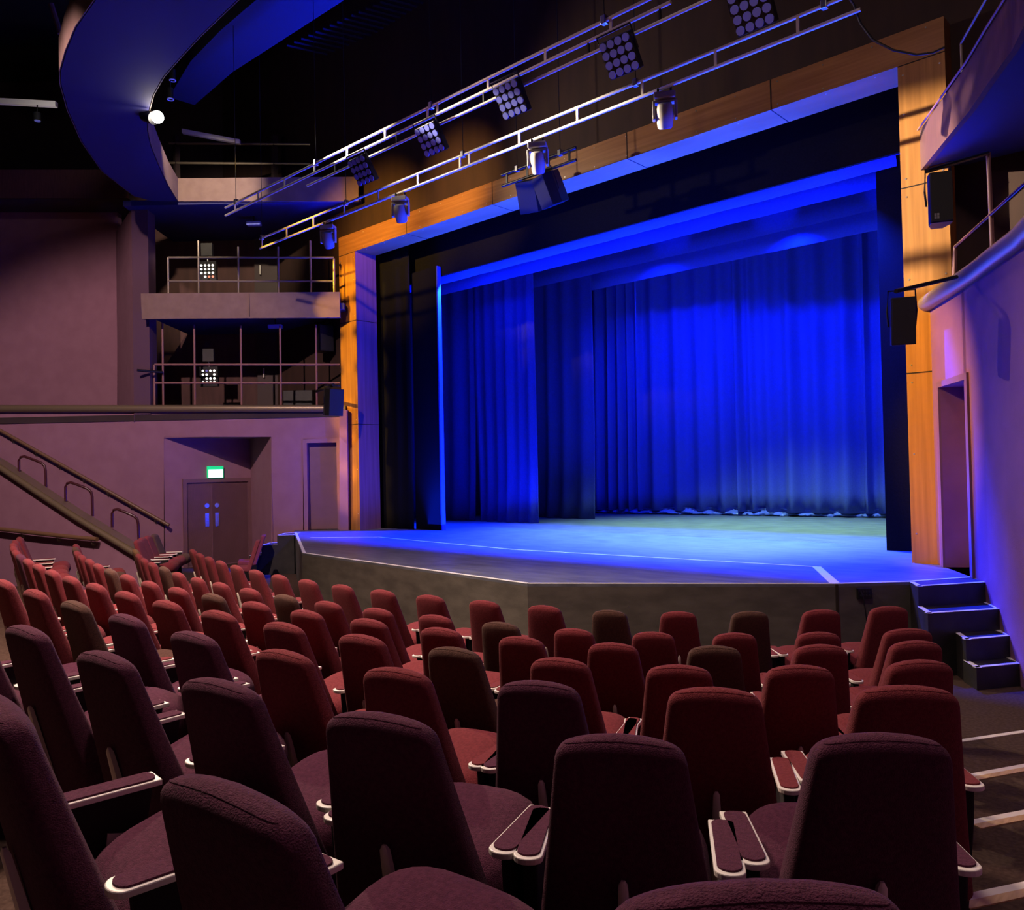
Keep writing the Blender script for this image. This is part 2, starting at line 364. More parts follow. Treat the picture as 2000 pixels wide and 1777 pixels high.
# ------------------------------------------------------------------ stage
c0 = UZ(575, 1040, ST); c1 = UZ(590, 1080, ST); c2 = UZ(1030, 1140, ST); c3 = UZ(1637, 1140.5, ST); c4 = UZ(1777, 1136.5, ST); c5 = UZ(1905, 1127.5, ST)
front = [c0, c1, c2, c3, c4, c5]
back = [Vector((1.5, 10.6, ST)), Vector((1.5, 23.5, ST)), Vector((-22, 23.5, ST)), Vector((-22, 11.9, ST)), UD(684, 1037, DW+0.1), UD(575, 1037, DW)]
back[4].z = back[5].z = ST
t = thing('stage', 'raised stage platform with white taped edge and scuffed boards', 'stage', (-9, 9, 0))
MB().prism([Vector((p.x, p.y, ST-0.03)) for p in front+back], (0, 0, 0.03)).build('stage_boards', 'stage_floor', t)
MB().prism([Vector((p.x, p.y, 0.0)) for p in front+back], (0, 0, ST-0.03)).build('stage_front', 'stage_front', t)
def strip(pts, wd, z, th=0.004):
    mb = MB()
    for a, b in zip(pts[:-1], pts[1:]):
        a = Vector((a.x, a.y, z)); b = Vector((b.x, b.y, z)); d = (b-a).normalized(); nn = Vector((-d.y, d.x, 0))*wd/2
        mb.prism([a-nn, b-nn, b+nn, a+nn], (0, 0, th))
    return mb
def inset(pts, k):                                # the edge tape sits just inside the edge
    o = []
    for p in pts: o.append(Vector((p.x, p.y, p.z))+(Vector((-9, 13, ST))-p).normalized()*k)
    return o
strip(inset(front, 0.035), 0.05, ST).build('edge_tape', 'tape', t)
t0 = [UZ(x, y, ST) for x, y in ((606, 1050), (740, 1049), (1000, 1073), (1300, 1090), (1595, 1107))]
mb = strip(t0, 0.045, ST); c3i = inset([c3], 0.06)[0]
mb2 = strip([t0[-1], c3i], 0.10, ST); mb.add(mb2.v, mb2.f); mb.build('lift_tape', 'tape', t)
u = (c2-c3).normalized()
MB().prism([c3+Vector((0, 0, -ST)), c3+u*0.03+Vector((0, 0, -ST)), c3+u*0.03, c3], Vector((u.y, -u.x, 0))*(0.004 if Vector((u.y, -u.x, 0)).dot(EYE-c3) > 0 else -0.004)).build('lift_joint', 'seam', t)
# socket box on the stage front
w3 = (c4-c3); w3.z = 0; w3.normalize(); nn = Vector((w3.y, -w3.x, 0))
def on_front(px, py): return UPL(px, py, c3, c4)
t = thing('socket_box', 'black socket outlet box on the stage front beside the right hand steps', 'socket box', on_front(1686, 1158))
pc = on_front(1686, 1158)
MB().prism([pc+w3*a+Vector((0, 0, z)) for a, z in ((-0.075, -0.055), (0.075, -0.055), (0.075, 0.055), (-0.075, 0.055))], nn*0.04).build('box_body', 'black_metal', t, bevel=0.004)
mb = MB()
for a in (-0.045, -0.015, 0.015, 0.045):
    for z in (-0.02, 0.022): mb.disc(pc+w3*a+Vector((0, 0, z))+nn*0.04, nn, 0.010, 0.006, 10)
mb.build('socket', 'speaker_grille', t, smooth=30)
mb = MB().tube([pc+w3*-0.045+nn*0.05+Vector((0, 0, 0.02)), pc+w3*-0.04+nn*0.09+Vector((0, 0, -0.06)), pc+w3*0.0+nn*0.06+Vector((0, 0, -0.3)), pc+w3*0.03+nn*0.06+Vector((0, 0, -0.68))], 0.006, 6)
tag(mb.build('power_cable', 'black_metal', smooth=60), 'thin black cable hanging down the stage front from the socket box', 'cable')
# steps
def tread_tape(corners, z, wd=0.045, skip=()):
    mb = MB(); n = len(corners)
    cen = sum((Vector(c) for c in corners), Vector())/n
    cs = [Vector((c[0], c[1], 0)) for c in corners]; ce = Vector((cen.x, cen.y, 0))
    for i in range(n):
        if i in skip: continue
        a, b = cs[i], cs[(i+1) % n]; d = (b-a).normalized(); q = Vector((-d.y, d.x, 0))
        if q.dot(ce-a) < 0: q = -q
        mb.prism([Vector((p.x, p.y, z)) for p in (a, b, b+q*wd, a+q*wd)], (0, 0, 0.004))
    return mb
t = thing('stage_steps', 'black four tread steps up to the stage beside the purple right wall', 'steps', UZ(1940, 1340, 0))
treads = [((1793, 1145), (1935, 1136.5), (1905, 1127.5), (1777, 1136.5), ST), ((1812, 1198), (1957, 1189), (1931, 1177), (1796, 1187), ST-0.208),
          ((1886, 1249), (1979, 1241), (1954, 1231), (1868, 1237), ST-0.416), ((1907, 1304), (2002, 1295), (1976, 1285), (1886, 1292), ST-0.624)]
for i, (a, b, c_, d_, z) in enumerate(treads):
    cs = [UZ(*p, z) for p in (a, b, c_, d_)]
    if i: cs[2] = cs[1]+(prev[1]-prev[0])*0+(cs[2]-cs[1]); cs[3] = cs[0]+(cs[3]-cs[0])*1.25; cs[2] = cs[1]+(cs[2]-cs[1])*1.25
    z0 = z-0.012
    MB().prism([Vector((p.x, p.y, 0.002)) for p in cs], (0, 0, z0-0.002)).build('step_block', 'black_paint', t)
    MB().prism([Vector((p.x, p.y, z0)) for p in cs], (0, 0, 0.010)).build('tread', 'black_paint', t)
    tread_tape(cs, z-0.001, skip=(2,) if i < 2 else (2,)).build('tread_tape', 'tape', t)
    prev = cs
t = thing('stage_steps', 'black four tread steps up to the stage at the far left corner', 'steps', UD(560, 1127, 17.1))
for i, (x0, x1, z) in enumerate(((542, 575, ST-0.005), (511, 575, ST-0.21), (487, 575, ST-0.42), (462, 575, ST-0.63))):
    p0 = UD(x0, 1100, 17.15); p1 = UD(x1, 1100, 17.15)
    xe = [575, 543, 512, 488][i]; pe = UD(xe, 1100, 17.15)
    cs = [p0, p1, p1+FH*0.62, p0+FH*0.62]
    MB().prism([Vector((p.x, p.y, 0.002 if i == 3 else z-0.21)) for p in cs], (0, 0, z if i == 3 else 0.21)).build('step_block', 'black_paint', t)
    tread_tape([p0, pe, pe+FH*0.62, p0+FH*0.62], z+0.002, 0.035).build('tread_tape', 'tape', t)

# ------------------------------------------------------------------ drapes
def drape(name, A, B, zb, ztop, amp, nf, m, label, cat='curtain', seed=1, hem=0.0, taper=None, rows=14, group=None, parent=None, cols=None, zb2=None, flat=False):
    rnd = random.Random(seed); A = Vector((A[0], A[1], 0)); B = Vector((B[0], B[1], 0))
    d = B-A; Lg = d.length; d.normalize(); n = Vector((d.y, -d.x, 0))
    ph = [rnd.uniform(0, 2*PI) for _ in range(6)]; cols = cols or int(nf*10)
    # irregular folds: monotone warp of the parameter
    ws = [rnd.uniform(0.45, 1.7) for _ in range(nf)]; tot = sum(ws); acc = [0]
    for q in ws: acc.append(acc[-1]+q/tot)
    am = [rnd.uniform(0.5, 1.25) for _ in range(nf)]
    R_ = []
    for i in range(rows+1):
        v = i/rows; row = []
        for j in range(cols+1):
            s = j/cols
            k = max(q for q in range(nf) if acc[q] <= s+1e-9); fr = (s-acc[k])/(acc[k+1]-acc[k])
            f = 0.5-0.5*math.cos(2*PI*fr); f = f**1.4
            z = lerp(lerp(zb, zb if zb2 is None else zb2, s), ztop, v)
            off = amp*am[k]*f*(1.0-0.45*v)+0.25*amp*math.sin(s*9+ph[0]+v*1.5)
            if hem and v < 0.2: off += hem*(1-v/0.2)**2*(0.4+0.6*f)*rnd.uniform(0.7, 1.2)
            ss = s
            if taper: ss = taper(s, v)
            row.append(A+d*(Lg*ss)+n*off+Vector((0, 0, z)))
        R_.append(row)
    o = MB().sheet(R_).build(name, m, parent, smooth=80, solid=0.012)
    if label: tag(o, label, cat, group)
    return o
# rear curtain with its crumpled hem
ca = UZ(1120, 1001, ST); cb = UZ(1728, 1011, ST); cdir = (cb-ca).normalized()
ca = ca-cdir*1.5; cb = cb+cdir*3.0
t = thing('rear_curtain', 'full width pleated blue velvet curtain across the back of the stage', 'curtain', (ca+cb)/2)
drape('curtain_cloth', ca, cb, ST+0.10, 9.0, 0.30, 27, 'velvet_blue', None, seed=4, parent=t, rows=16, cols=380)
rnd = random.Random(7); R_ = []
L_ = (cb-ca).length; nn = Vector((cdir.y, -cdir.x, 0))
for i in range(7):
    row = []
    for j in range(421):
        s = j/420*L_
        row.append(ca+cdir*s+nn*(0.09+0.07*math.sin(i*1.05)+0.06*math.sin(s*9+i*0.8)*math.sin(s*2.3)+rnd.uniform(-0.03, 0.03))+Vector((0, 0, 0.01+i*0.028+0.03*math.sin(s*7.0+1.7*math.sin(s*2.1))*(i/6))))
    R_.append(row)
MB().sheet(R_).build('crumpled_hem', 'hem_satin', t, smooth=60)
# side legs
la = UY(918, 1024, 14.56); lb = UZ(1054, 1022, ST); Yl = lb.y
lx = UY(862, 1024, Yl).x
xg = UY(922, 1020, Yl).x; xg1 = UY(934, 1020, Yl).x; xt = UY(928, 745, Yl).x
hs = 0.33
def gapL(s, v): return s*(1-0.03*max(0, 1-v/0.42)) if s > 0.9 else s
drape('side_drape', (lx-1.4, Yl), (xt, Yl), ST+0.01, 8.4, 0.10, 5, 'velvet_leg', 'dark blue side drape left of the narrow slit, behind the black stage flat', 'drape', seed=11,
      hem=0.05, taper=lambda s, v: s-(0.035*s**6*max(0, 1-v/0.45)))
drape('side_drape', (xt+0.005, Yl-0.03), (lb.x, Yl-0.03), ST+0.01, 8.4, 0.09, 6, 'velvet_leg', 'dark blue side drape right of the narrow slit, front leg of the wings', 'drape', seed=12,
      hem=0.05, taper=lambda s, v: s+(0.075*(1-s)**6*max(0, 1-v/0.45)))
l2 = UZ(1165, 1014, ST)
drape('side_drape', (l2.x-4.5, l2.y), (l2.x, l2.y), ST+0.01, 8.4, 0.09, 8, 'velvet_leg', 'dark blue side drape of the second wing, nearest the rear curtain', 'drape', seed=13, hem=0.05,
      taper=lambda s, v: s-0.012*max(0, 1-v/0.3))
# black tormentor flats just inside the arch
fl = UZ(864, 1036, ST); f0 = UZ(802, 1034, ST)
t = thing('stage_flat', 'black fabric covered flat on the left, just inside the timber arch', 'stage flat', fl)
MB().box(((fl.x+f0.x)/2-0.03, fl.y+0.05, (ST+6.6)/2+0.0), (fl.x-f0.x-0.06, 0.05, 6.6-ST)).build('flat_panel', 'velvet_black', t)
MB().box((fl.x-0.02, fl.y+0.05, (ST+6.6)/2), (0.04, 0.10, 6.6-ST)).build('lit_edge', 'velvet_blue', t)  # blue light along the flat's edge, built as a coloured strip
drape('black_drape', (-16.5, 11.75), (f0.x+0.05, 11.75), ST, 7.2, 0.05, 5, 'velvet_black', 'black drape between the left timber post and the black flat', 'drape', seed=21)
fr = UZ(1731, 1075, ST)
tag(MB().box(((fr.x+0.6)/2, fr.y+0.05, (ST+6.5)/2), (0.6-fr.x, 0.06, 6.5-ST)).build('stage_flat', 'velvet_black'), 'black flat standing inside the right timber post of the arch', 'stage flat')
tag(MB().box((-8.5, 12.0, 7.45), (15, 0.06, 2.1)).build('stage_border', 'velvet_black'), 'black border hanging behind the timber lintel across the stage', 'stage border')
bm_ = 'velvet_leg'
for i, (Yb, zb, lab, mm) in enumerate(((12.35, 6.345, 'thin blue hem of the first stage border, right behind the black one', 'velvet_blue'),  # brighter velvet stands in for the light on this border
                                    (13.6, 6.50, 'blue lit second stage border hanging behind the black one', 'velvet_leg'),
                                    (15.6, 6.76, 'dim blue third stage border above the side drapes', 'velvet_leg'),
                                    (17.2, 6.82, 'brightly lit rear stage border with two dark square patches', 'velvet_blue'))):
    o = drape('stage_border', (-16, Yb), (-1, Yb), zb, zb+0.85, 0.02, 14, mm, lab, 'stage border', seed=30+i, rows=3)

tag(MB().tube([UY(1239, 490, 17.2), UY(1243, 690, 17.2)], 0.005, 6).build('hanging_cord', 'velvet_blue', smooth=60), 'thin cord hanging in front of the rear curtain near its left part', 'cord')
# ------------------------------------------------------------------ right wall, balcony and box
WR = [Vector(p) for p in ((-3.02, 11.0, 0), (-2.42, 10.0, 0), (-2.13, 9.52, 0), (-1.83, 8.95, 0), (-1.52, 8.39, 0), (-1.15, 7.5, 0), (-0.75, 6.3, 0), (-0.35, 4.8, 0), (0.1, 3.0, 0), (0.7, 0.8, 0), (1.3, -2.0, 0), (1.8, -8.5, 0))]
ZR = 4.07
nW = Vector((WR[1].y-WR[0].y, -(WR[1].x-WR[0].x), 0)).normalized()
if nW.dot(EYE-WR[0]) < 0: nW = -nW               # points into the auditorium
def onW(px, py): return UPL(px, py, WR[0], WR[1])
da, db = onW(1836, 756), onW(1888, 742)
zd = 0.5*(da.z+db.z)
mb = MB(); uW = (WR[1]-WR[0]).normalized()
def wp(p, z): return Vector((p.x, p.y, z))
out = -nW*0.3
mb.prism([wp(WR[0], 0), wp(da, 0), wp(da, ZR), wp(WR[0], ZR)], out)
mb.prism([wp(da, zd), wp(db, zd), wp(db, ZR), wp(da, ZR)], out)
mb.prism([wp(da, 0), wp(db, 0), wp(db, ST), wp(da, ST)], out)
mb.prism([wp(db, 0), wp(WR[1], 0), wp(WR[1], ZR), wp(db, ZR)], out)
for a, b in zip(WR[1:-1], WR[2:]):
    d = (b-a).normalized(); o = Vector((-d.y, d.x, 0))
    if o.dot(nW) > 0: o = -o
    mb.prism([wp(a, 0), wp(b, 0), wp(b, ZR), wp(a, ZR)], o*0.3)
struct(mb.build('wall_right', 'wall_mauve_bluelit'))
lf = MB().prism([wp(da, ST+0.01)-nW*0.28, wp(db, ST+0.01)-nW*0.28, wp(db, zd)-nW*0.28, wp(da, zd)-nW*0.28], -nW*0.05)
d4 = struct(lf.build('door_4', 'door_paint'))
fm = MB(); fw_ = 0.07
for a, b, z0, z1 in ((da-uW*fw_, da, ST, zd+fw_), (db, db+uW*fw_, ST, zd+fw_), (da, db, zd, zd+fw_)):
    fm.prism([wp(a, z0), wp(b, z0), wp(b, z1), wp(a, z1)], nW*0.025)
struct(fm.build('trim_3', 'door_paint'))
cap_tube('wall_cap_rail', [wp(p, ZR)+nW*0.03 for p in WR[:9]], 0.10, 'cap_bronze', 'round cap rail sweeping along the top of the purple right wall')
# upper balcony on the right
ZB0, ZB1 = 5.74, 6.24
path = [p+nW*0.05 for p in WR[:9]]
t = thing('side_balcony', 'reddish brown upper balcony front along the right wall', 'balcony', wp(path[1], ZB0))
mb = MB()
for a, b in zip(path[:-1], path[1:]): mb.prism([wp(a, ZB0), wp(b, ZB0), wp(b, ZB1), wp(a, ZB1)], -nW*0.06)
mb.build('fascia', 'fascia_red', t)
poly = [wp(p, ZB0+0.02)-nW*0.065 for p in path]+[wp(p, ZB0+0.02)-nW*3.2 for p in reversed(path)]
MB().prism(poly, (0, 0, 0.12)).build('soffit', 'soffit_blue', t)
MB().tube([wp(p, ZB1+0.01)+nW*0.02 for p in path], 0.012, 8).build('edge_trim', 'rail_paint', t, smooth=40)
mb = MB()
for a, b in zip(WR[:-4], WR[1:-3]): mb.prism([wp(a, 3.9)-nW*2.4, wp(b, 3.9)-nW*2.4, wp(b, 13.4)-nW*2.4, wp(a, 13.4)-nW*2.4], -nW*0.2)
struct(mb.build('wall_box_right', 'wall_mauve'))
mb = MB().prism([wp(p, 3.75)-nW*0.02 for p in WR[:9]]+[wp(p, 3.75)-nW*2.5 for p in reversed(WR[:9])], (0, 0, 0.15))
struct(mb.build('floor_box_right', 'wall_dark'))
# rails of the right box
def offp(p, k): return p-nW*k
ra0, ra1 = WR[0]-nW*0.0, WR[4]-nW*0.0
def onR(px, py): return UPL(px, py, WR[0]-nW*0.12, WR[0]-nW*0.12+uW)
t = thing('box_railing', 'maroon tube railing of the side box behind the right wall', 'railing', onR(1863, 535))
MB().tube([onR(1864, 541), onR(1866, 482)], 0.024, 10).build('post', 'rail_paint', t, smooth=40)
MB().tube([onR(1866, 482), onR(2006, 356)], 0.022, 10).build('rail', 'rail_dark', t, smooth=40)
MB().tube([onR(1938, 482), onR(1930, 298)], 0.022, 10).build('standard', 'rail_paint', t, smooth=40)
t = thing('balcony_post', 'thin metal railing post rising above the right upper balcony front', 'post', onR(1882, 168))
MB().tube([onR(1880, 175), onR(1877, 85)], 0.014, 8).build('tube', 'rail_metal', t, smooth=40)
MB().tube([onR(1880, 160), onR(1880, 138)], 0.02, 8).build('sleeve', 'arm_white', t, smooth=40)
MB().tube([onR(1877, 85), onR(1932, -12)], 0.014, 8).build('rail', 'rail_metal', t, smooth=40)

# ------------------------------------------------------------------ loudspeakers
def cabinet(t, M, w, h, d, trapez=0.12):
    """front face at local y = 0, body behind it (+y), centred in x and z"""
    W = w/2; H = h/2; b = W*0.55
    pts = [(-W, 0), (W, 0), (W, d*0.45), (b, d), (-b, d), (-W, d*0.45)]
    mb = MB().prism([M @ Vector((x, y, -H)) for x, y in pts], (M.to_3x3() @ Vector((0, 0, h))))
    mb.build('cabinet', 'black_metal', t, bevel=0.006)
    g = MB().prism([M @ Vector((x, -0.001, z)) for x, z in ((-W*0.94, -H*0.96), (W*0.94, -H*0.96), (W*0.94, H*0.96), (-W*0.94, H*0.96))], M.to_3x3() @ Vector((0, -0.012, 0)))
    g.build('grille', 'speaker_grille', t)
def yoke(t, M, w, h, d):
    y = d*0.5; W = w/2+0.012
    mb = MB().tube([M @ Vector(p) for p in ((W, y, -0.05), (W+0.012, y, h*0.2), (W, y, h*0.5+0.07), (-W, y, h*0.5+0.07), (-W-0.012, y, h*0.2), (-W, y, -0.05))], 0.010, 8)
    mb.build('bracket', 'black_metal', t, smooth=40)
def logo(t, M, w, h):
    mb = MB()
    for i in range(2):
        for j in range(2):
            mb.box((0, 0, 0), (0, 0, 0)) if False else mb.prism([M @ Vector((-w/2+0.03+i*0.024+a, -0.0135, -h/2+0.035+j*0.030+b)) for a, b in ((0, 0), (0.019, 0), (0.019, 0.024), (0, 0.024))], M.to_3x3() @ Vector((0, -0.002, 0)))
    mb.build('logo_mark', 'logo_grey', t)
def facing(loc, yaw, tilt=0.0, rollv=0.0):
    return Matrix.Translation(loc) @ Matrix.Rotation(yaw, 4, 'Z') @ Matrix.Rotation(math.radians(tilt), 4, 'X') @ Matrix.Rotation(math.radians(rollv), 4, 'Y')
def speaker(loc, yaw, tilt, w, h, d, label, mark=True, br=True, rollv=0):
    t = thing('loudspeaker', label, 'loudspeaker', loc); M = facing(loc, yaw, tilt, rollv)
    cabinet(t, M, w, h, d)
    if br: yoke(t, M, w, h, d)
    if mark: logo(t, M, w, h)
    return t
S1 = UD(1839, 384, 7.9)
speaker(S1, YAW-0.30, 0, 0.20, 0.50, 0.24, 'upper black loudspeaker hung on a bar by the right post')
S2 = UD(1765, 627, 8.0)
speaker(S2, YAW-0.35, 9, 0.22, 0.47, 0.28, 'lower black loudspeaker tilted over the right wall below the bar', mark=False)
S3 = UD(657, 786, 17.3)
speaker(S3, YAW+0.75, 6, 0.36, 0.58, 0.36, 'black loudspeaker tilted in front of the left timber post', mark=False)
S4 = UD(638, 660, 19.0)
speaker(S4, YAW+0.75, 0, 0.38, 0.62, 0.34, 'black loudspeaker in the lower left box under the balcony', mark=False)
def bar(name, pts, r, m, label, cat): return tag(MB().tube(pts, r, 10).build(name, m, smooth=40), label, cat)
def hang(S, yaw, tilt, h, d): return facing(S, yaw, tilt) @ Vector((0, d*0.5, h*0.5+0.075))
for S, yw, ti, h, d, A, over, r, lab in ((S1, YAW-0.30, 0, 0.50, 0.24, UD(1929, 299, 8.35), 0.17, 0.022, 'black bar holding the upper right loudspeaker'),
                                  (S2, YAW-0.35, 9, 0.47, 0.28, UD(1868, 541, 8.6), 0.10, 0.022, 'black bar holding the lower right loudspeaker at the cap rail'),
                                  (S3, YAW+0.75, 6, 0.58, 0.36, UD(618, 764, DW+0.12), 0.08, 0.035, 'black bar holding the tilted loudspeaker by the left post'),
                                  (S4, YAW+0.75, 0, 0.62, 0.34, UD(617, 640, DW+0.2), 0.05, 0.03, 'black bar above the loudspeaker in the lower left box')):
    H_ = hang(S, yw, ti, h, d)
    bar('speaker_bar', [A, H_, H_+(H_-A).normalized()*over], r, 'black_metal', lab, 'bar')
def clampring(p, r=0.04): return MB().tube([p+Vector((0, 0, 0.03)), p+Vector((0, 0, -0.10))], r*0.5, 8)

# centre cluster on its own little ladder truss
YC = 10.2
def ladder(name, label, Y, top, bot, rungs, r, m, wires=(), ztop=13.5, group=None):
    """top / bot: pixel ends of the chords on the plane at Y; chords run level along x"""
    a, b = UY(*top[0], Y), UY(*top[1], Y); c, d = UY(*bot[0], Y), UY(*bot[1], Y)
    zt_, zb_ = (a.z+b.z)/2, (c.z+d.z)/2; x0 = (a.x+c.x)/2; x1 = (b.x+d.x)/2
    t = thing(name, label, 'truss', ((x0+x1)/2, Y, zb_), group)
    MB().tube([(x0, Y, zt_), (x1, Y, zt_)], r, 10).build('chord', m, t, smooth=40)
    MB().tube([(x0, Y, zb_), (x1, Y, zb_)], r, 10).build('chord', m, t, smooth=40)
    for px, py in rungs:
        x = UY(px, py, Y).x
        MB().box((x, Y, (zt_+zb_)/2), (r*1.6, r*0.7, zt_-zb_)).build('rung', m, t)
    for px, py in wires:
        x = UY(px, py, Y).x
        MB().tube([(x, Y, zt_), (x, Y, ztop)], 0.006, 6).build('suspension_wire', 'black_metal', t)
        MB().box((x, Y, zt_+0.01), (0.07, 0.07, 0.10)).build('wire_clamp', 'steel', t, bevel=0.01)
    return t, zt_, zb_
tr, zt_, zb_ = ladder('ladder_truss', 'short dark ladder truss carrying the centre loudspeakers before the lintel', YC,
                      ((980, 341), (1125, 289)), ((980, 364), (1125, 312)), ((990, 350), (1030, 337), (1072, 323), (1112, 308)), 0.024, 'black_metal', ((1010, 332), (1094, 300)), 13.5)
cc = UY(1052, 383, YC)
speaker(Vector((cc.x-0.17, YC-0.1, cc.z)), math.radians(20), 24, 0.34, 0.52, 0.40, 'left hand one of the two joined centre loudspeakers above the stage', mark=False, br=False)
speaker(Vector((cc.x+0.17, YC-0.1, cc.z)), math.radians(-16), 24, 0.34, 0.52, 0.40, 'right hand one of the two joined centre loudspeakers above the stage', mark=False)
# the two long ladder trusses and the lamp pipe
t2, z2t, z2b = ladder('ladder_truss', 'long ladder truss nearest the arch carrying the grey moving heads', 8.95,
                      ((507, 469), (1640, -6)), ((508, 489), (1722, -6)),
                      ((512, 480), (560, 459), (612, 437), (672, 402), (738, 369), (816, 342), (898, 298), (916, 296), (1014, 257), (1127, 208), (1254, 163), (1397, 106), (1558, 42)),
                      0.022, 'truss_metal', ((512, 470), (676, 393), (904, 288), (1241, 150), (1610, 8)))
t1, z1t, z1b = ladder('ladder_truss', 'long ladder truss further from the arch, above the square lamp panels', 7.4,
                      ((439, 407), (1290, -14)), ((442, 425), (1330, -14)),
                      ((459, 400), (504, 379), (556, 351), (614, 318), (678, 287), (752, 250), (835, 205), (854, 200), (953, 152), (1065, 101), (1193, 42)),
                      0.022, 'truss_metal', ((461, 393), (617, 305), (842, 192), (1180, 36)))
ZP = UY(632, 348, 7.4).z
xp0, xp1 = UY(600, 366, 7.4).x, UY(1452, -30, 7.4).x
t = thing('lamp_pipe', 'thin horizontal pipe below the truss holding the five square lamp panels', 'pipe', ((xp0+xp1)/2, 7.4, ZP))
MB().tube([(xp0, 7.4, ZP), (xp1, 7.4, ZP)], 0.02, 10).build('tube', 'truss_metal', t, smooth=40)
for px, py in ((655, 338), (775, 285), (945, 210), (1150, 120), (1290, 55)):
    x = UY(px, py, 7.4).x
    MB().box((x, 7.4, (ZP+z1b)/2), (0.02, 0.02, z1b-ZP)).build('hanger', 'black_metal', t)
# square lamp panels
panel_at = [((705, 334), 'leftmost of the five square lamp panels, over the left end of the arch'), ((839, 273), 'second square lamp panel from the left under the long truss'),
            ((996, 195), 'middle one of the five square lamp panels under the long truss'), ((1209, 110), 'second square lamp panel from the right under the long truss'),
            ((1466, 17), 'rightmost of the five square lamp panels, cut by the top of the photo')]
def lamp_panel(label):
    t = thing('square_floodlight', label, 'stage light', (0, 0, 0), 'square lamp panels under the truss', local=True)
    a = 0.20
    MB().box((0, 0.05, 0), (2*a, 0.09, 2*a)).build('housing', 'black_metal', t, bevel=0.01)
    for i in range(4):
        for j in range(4):
            MB().disc((-a+0.05+i*0.1, 0.004, -a+0.05+j*0.1), (0, -1, 0), 0.042, 0.016, 18).build('lens', 'lens', t, smooth=30)
    MB().tube([(-a-0.02, 0.05, 0), (-a-0.02, 0.05, a+0.06), (a+0.02, 0.05, a+0.06), (a+0.02, 0.05, 0)], 0.012, 8).build('bracket', 'black_metal', t, smooth=40)
    return t
proto = None
for i, ((px, py), lab) in enumerate(panel_at):
    p = UY(px, py, 7.35)
    if proto is None: o = proto = lamp_panel(lab)
    else: o = dup(proto, lab)
    o.location = p; o.rotation_euler = (math.radians(34), 0, 0)
# moving heads
def moving_head(label):
    t = thing('moving_head_light', label, 'stage light', (0, 0, 0), 'grey moving heads under the truss nearest the arch', local=True)
    MB().box((0, 0, 0.13), (0.27, 0.20, 0.085)).build('base', 'fixture_grey', t, bevel=0.015)
    mb = MB()
    for s in (-1, 1):
        mb.prism([(s*0.155, -0.05, 0.06), (s*0.155, 0.05, 0.06), (s*0.155, 0.045, -0.16), (s*0.155, -0.045, -0.16)], (-s*0.035, 0, 0))
    mb.box((0, 0, 0.065), (0.31, 0.10, 0.035)); mb.build('yoke', 'fixture_grey', t, bevel=0.01)
    M = Matrix.Translation((0, 0, -0.10)) @ Matrix.Rotation(math.radians(-62), 4, 'X')
    prof = [(-0.15, 0.05), (-0.14, 0.085), (-0.08, 0.105), (0.02, 0.11), (0.10, 0.10), (0.15, 0.092)]
    MB().loft([[M @ Vector((r*math.cos(2*PI*k/20), y, r*math.sin(2*PI*k/20))) for k in range(20)] for y, r in prof]).build('head', 'fixture_grey', t, smooth=50)
    MB().disc(M @ Vector((0, 0.15, 0)), M.to_3x3() @ Vector((0, 1, 0)), 0.08, 0.01, 20).build('lens', 'lens', t, smooth=30)
    mb = MB()
    for s in (-0.08, 0.08): mb.box((s, 0, 0.20), (0.03, 0.05, 0.09))
    mb.build('clamp', 'black_metal', t, bevel=0.006)
    return t
proto = None
for (px, py), lab in (((641, 456), 'moving head light at the left end of the truss nearest the arch'), ((782, 392), 'moving head light second from the left on the truss'),
                      ((1050, 290), 'moving head light above the centre loudspeakers'), ((1298, 196), 'rightmost moving head light on the truss nearest the arch')):
    p = UY(px, py, 8.95)
    if proto is None: o = proto = moving_head(lab)
    else: o = dup(proto, lab)
    o.location = (p.x, 8.95, z2b-0.255); o.rotation_euler = (0, 0, math.radians(32))
pts = [UY(x, y, 9.0) for x, y in ((1640, -30), (1668, 10), (1680, 45), (1705, 78), (1745, 98), (1790, 107), (1822, 103), (1845, 92))]
tag(MB().tube(pts, 0.012, 8).build('cable', 'black_metal', smooth=60), 'loose black cable sagging from the truss to the top of the right post', 'cable')

# ------------------------------------------------------------------ curved ceiling bridges and galleries (upper left)
ZG = 8.28
inn = [UZ(x, y, ZG) for x, y in ((347, 393), (328, 362), (310, 322), (295, 285), (288, 252), (290, 222), (300, 185), (320, 150), (346, 120), (390, 72), (465, 0))]
outr = [UZ(x, y, ZG) for x, y in ((300, 393), (262, 383), (200, 335), (160, 278), (132, 215), (118, 165), (117, 140), (128, 100), (148, 52), (185, 0))]
def mirror(p): return Vector((2*-9.05-p.x, p.y, p.z))
inn_e = inn+[Vector((-9.05, inn[-1].y-0.02, ZG))]; out_e = outr+[Vector((-9.05, outr[-1].y-0.12, ZG))]
inn_e += [mirror(p) for p in reversed(inn)][:8]; out_e += [mirror(p) for p in reversed(outr)][:7]
t = thing('curved_bridge', 'big curved ceiling bridge with dark blue underside above the left gallery', 'bridge', inn[4])
poly = [Vector((p.x, p.y, ZG)) for p in out_e]+[Vector((p.x, p.y, ZG)) for p in reversed(inn_e)]
MB().prism(poly, (0, 0, 0.06)).build('underside', 'soffit_blue', t)
mb = MB()
for L_ in (inn_e, out_e):
    for a, b in zip(L_[:-1], L_[1:]):
        d = (b-a).normalized(); o = Vector((-d.y, d.x, 0))*0.012
        mb.prism([wp(a, ZG)-o, wp(b, ZG)-o, wp(b, ZG)+o, wp(a, ZG)+o], (0, 0, 0.52))
mb.build('fascia', 'fascia_paint', t)
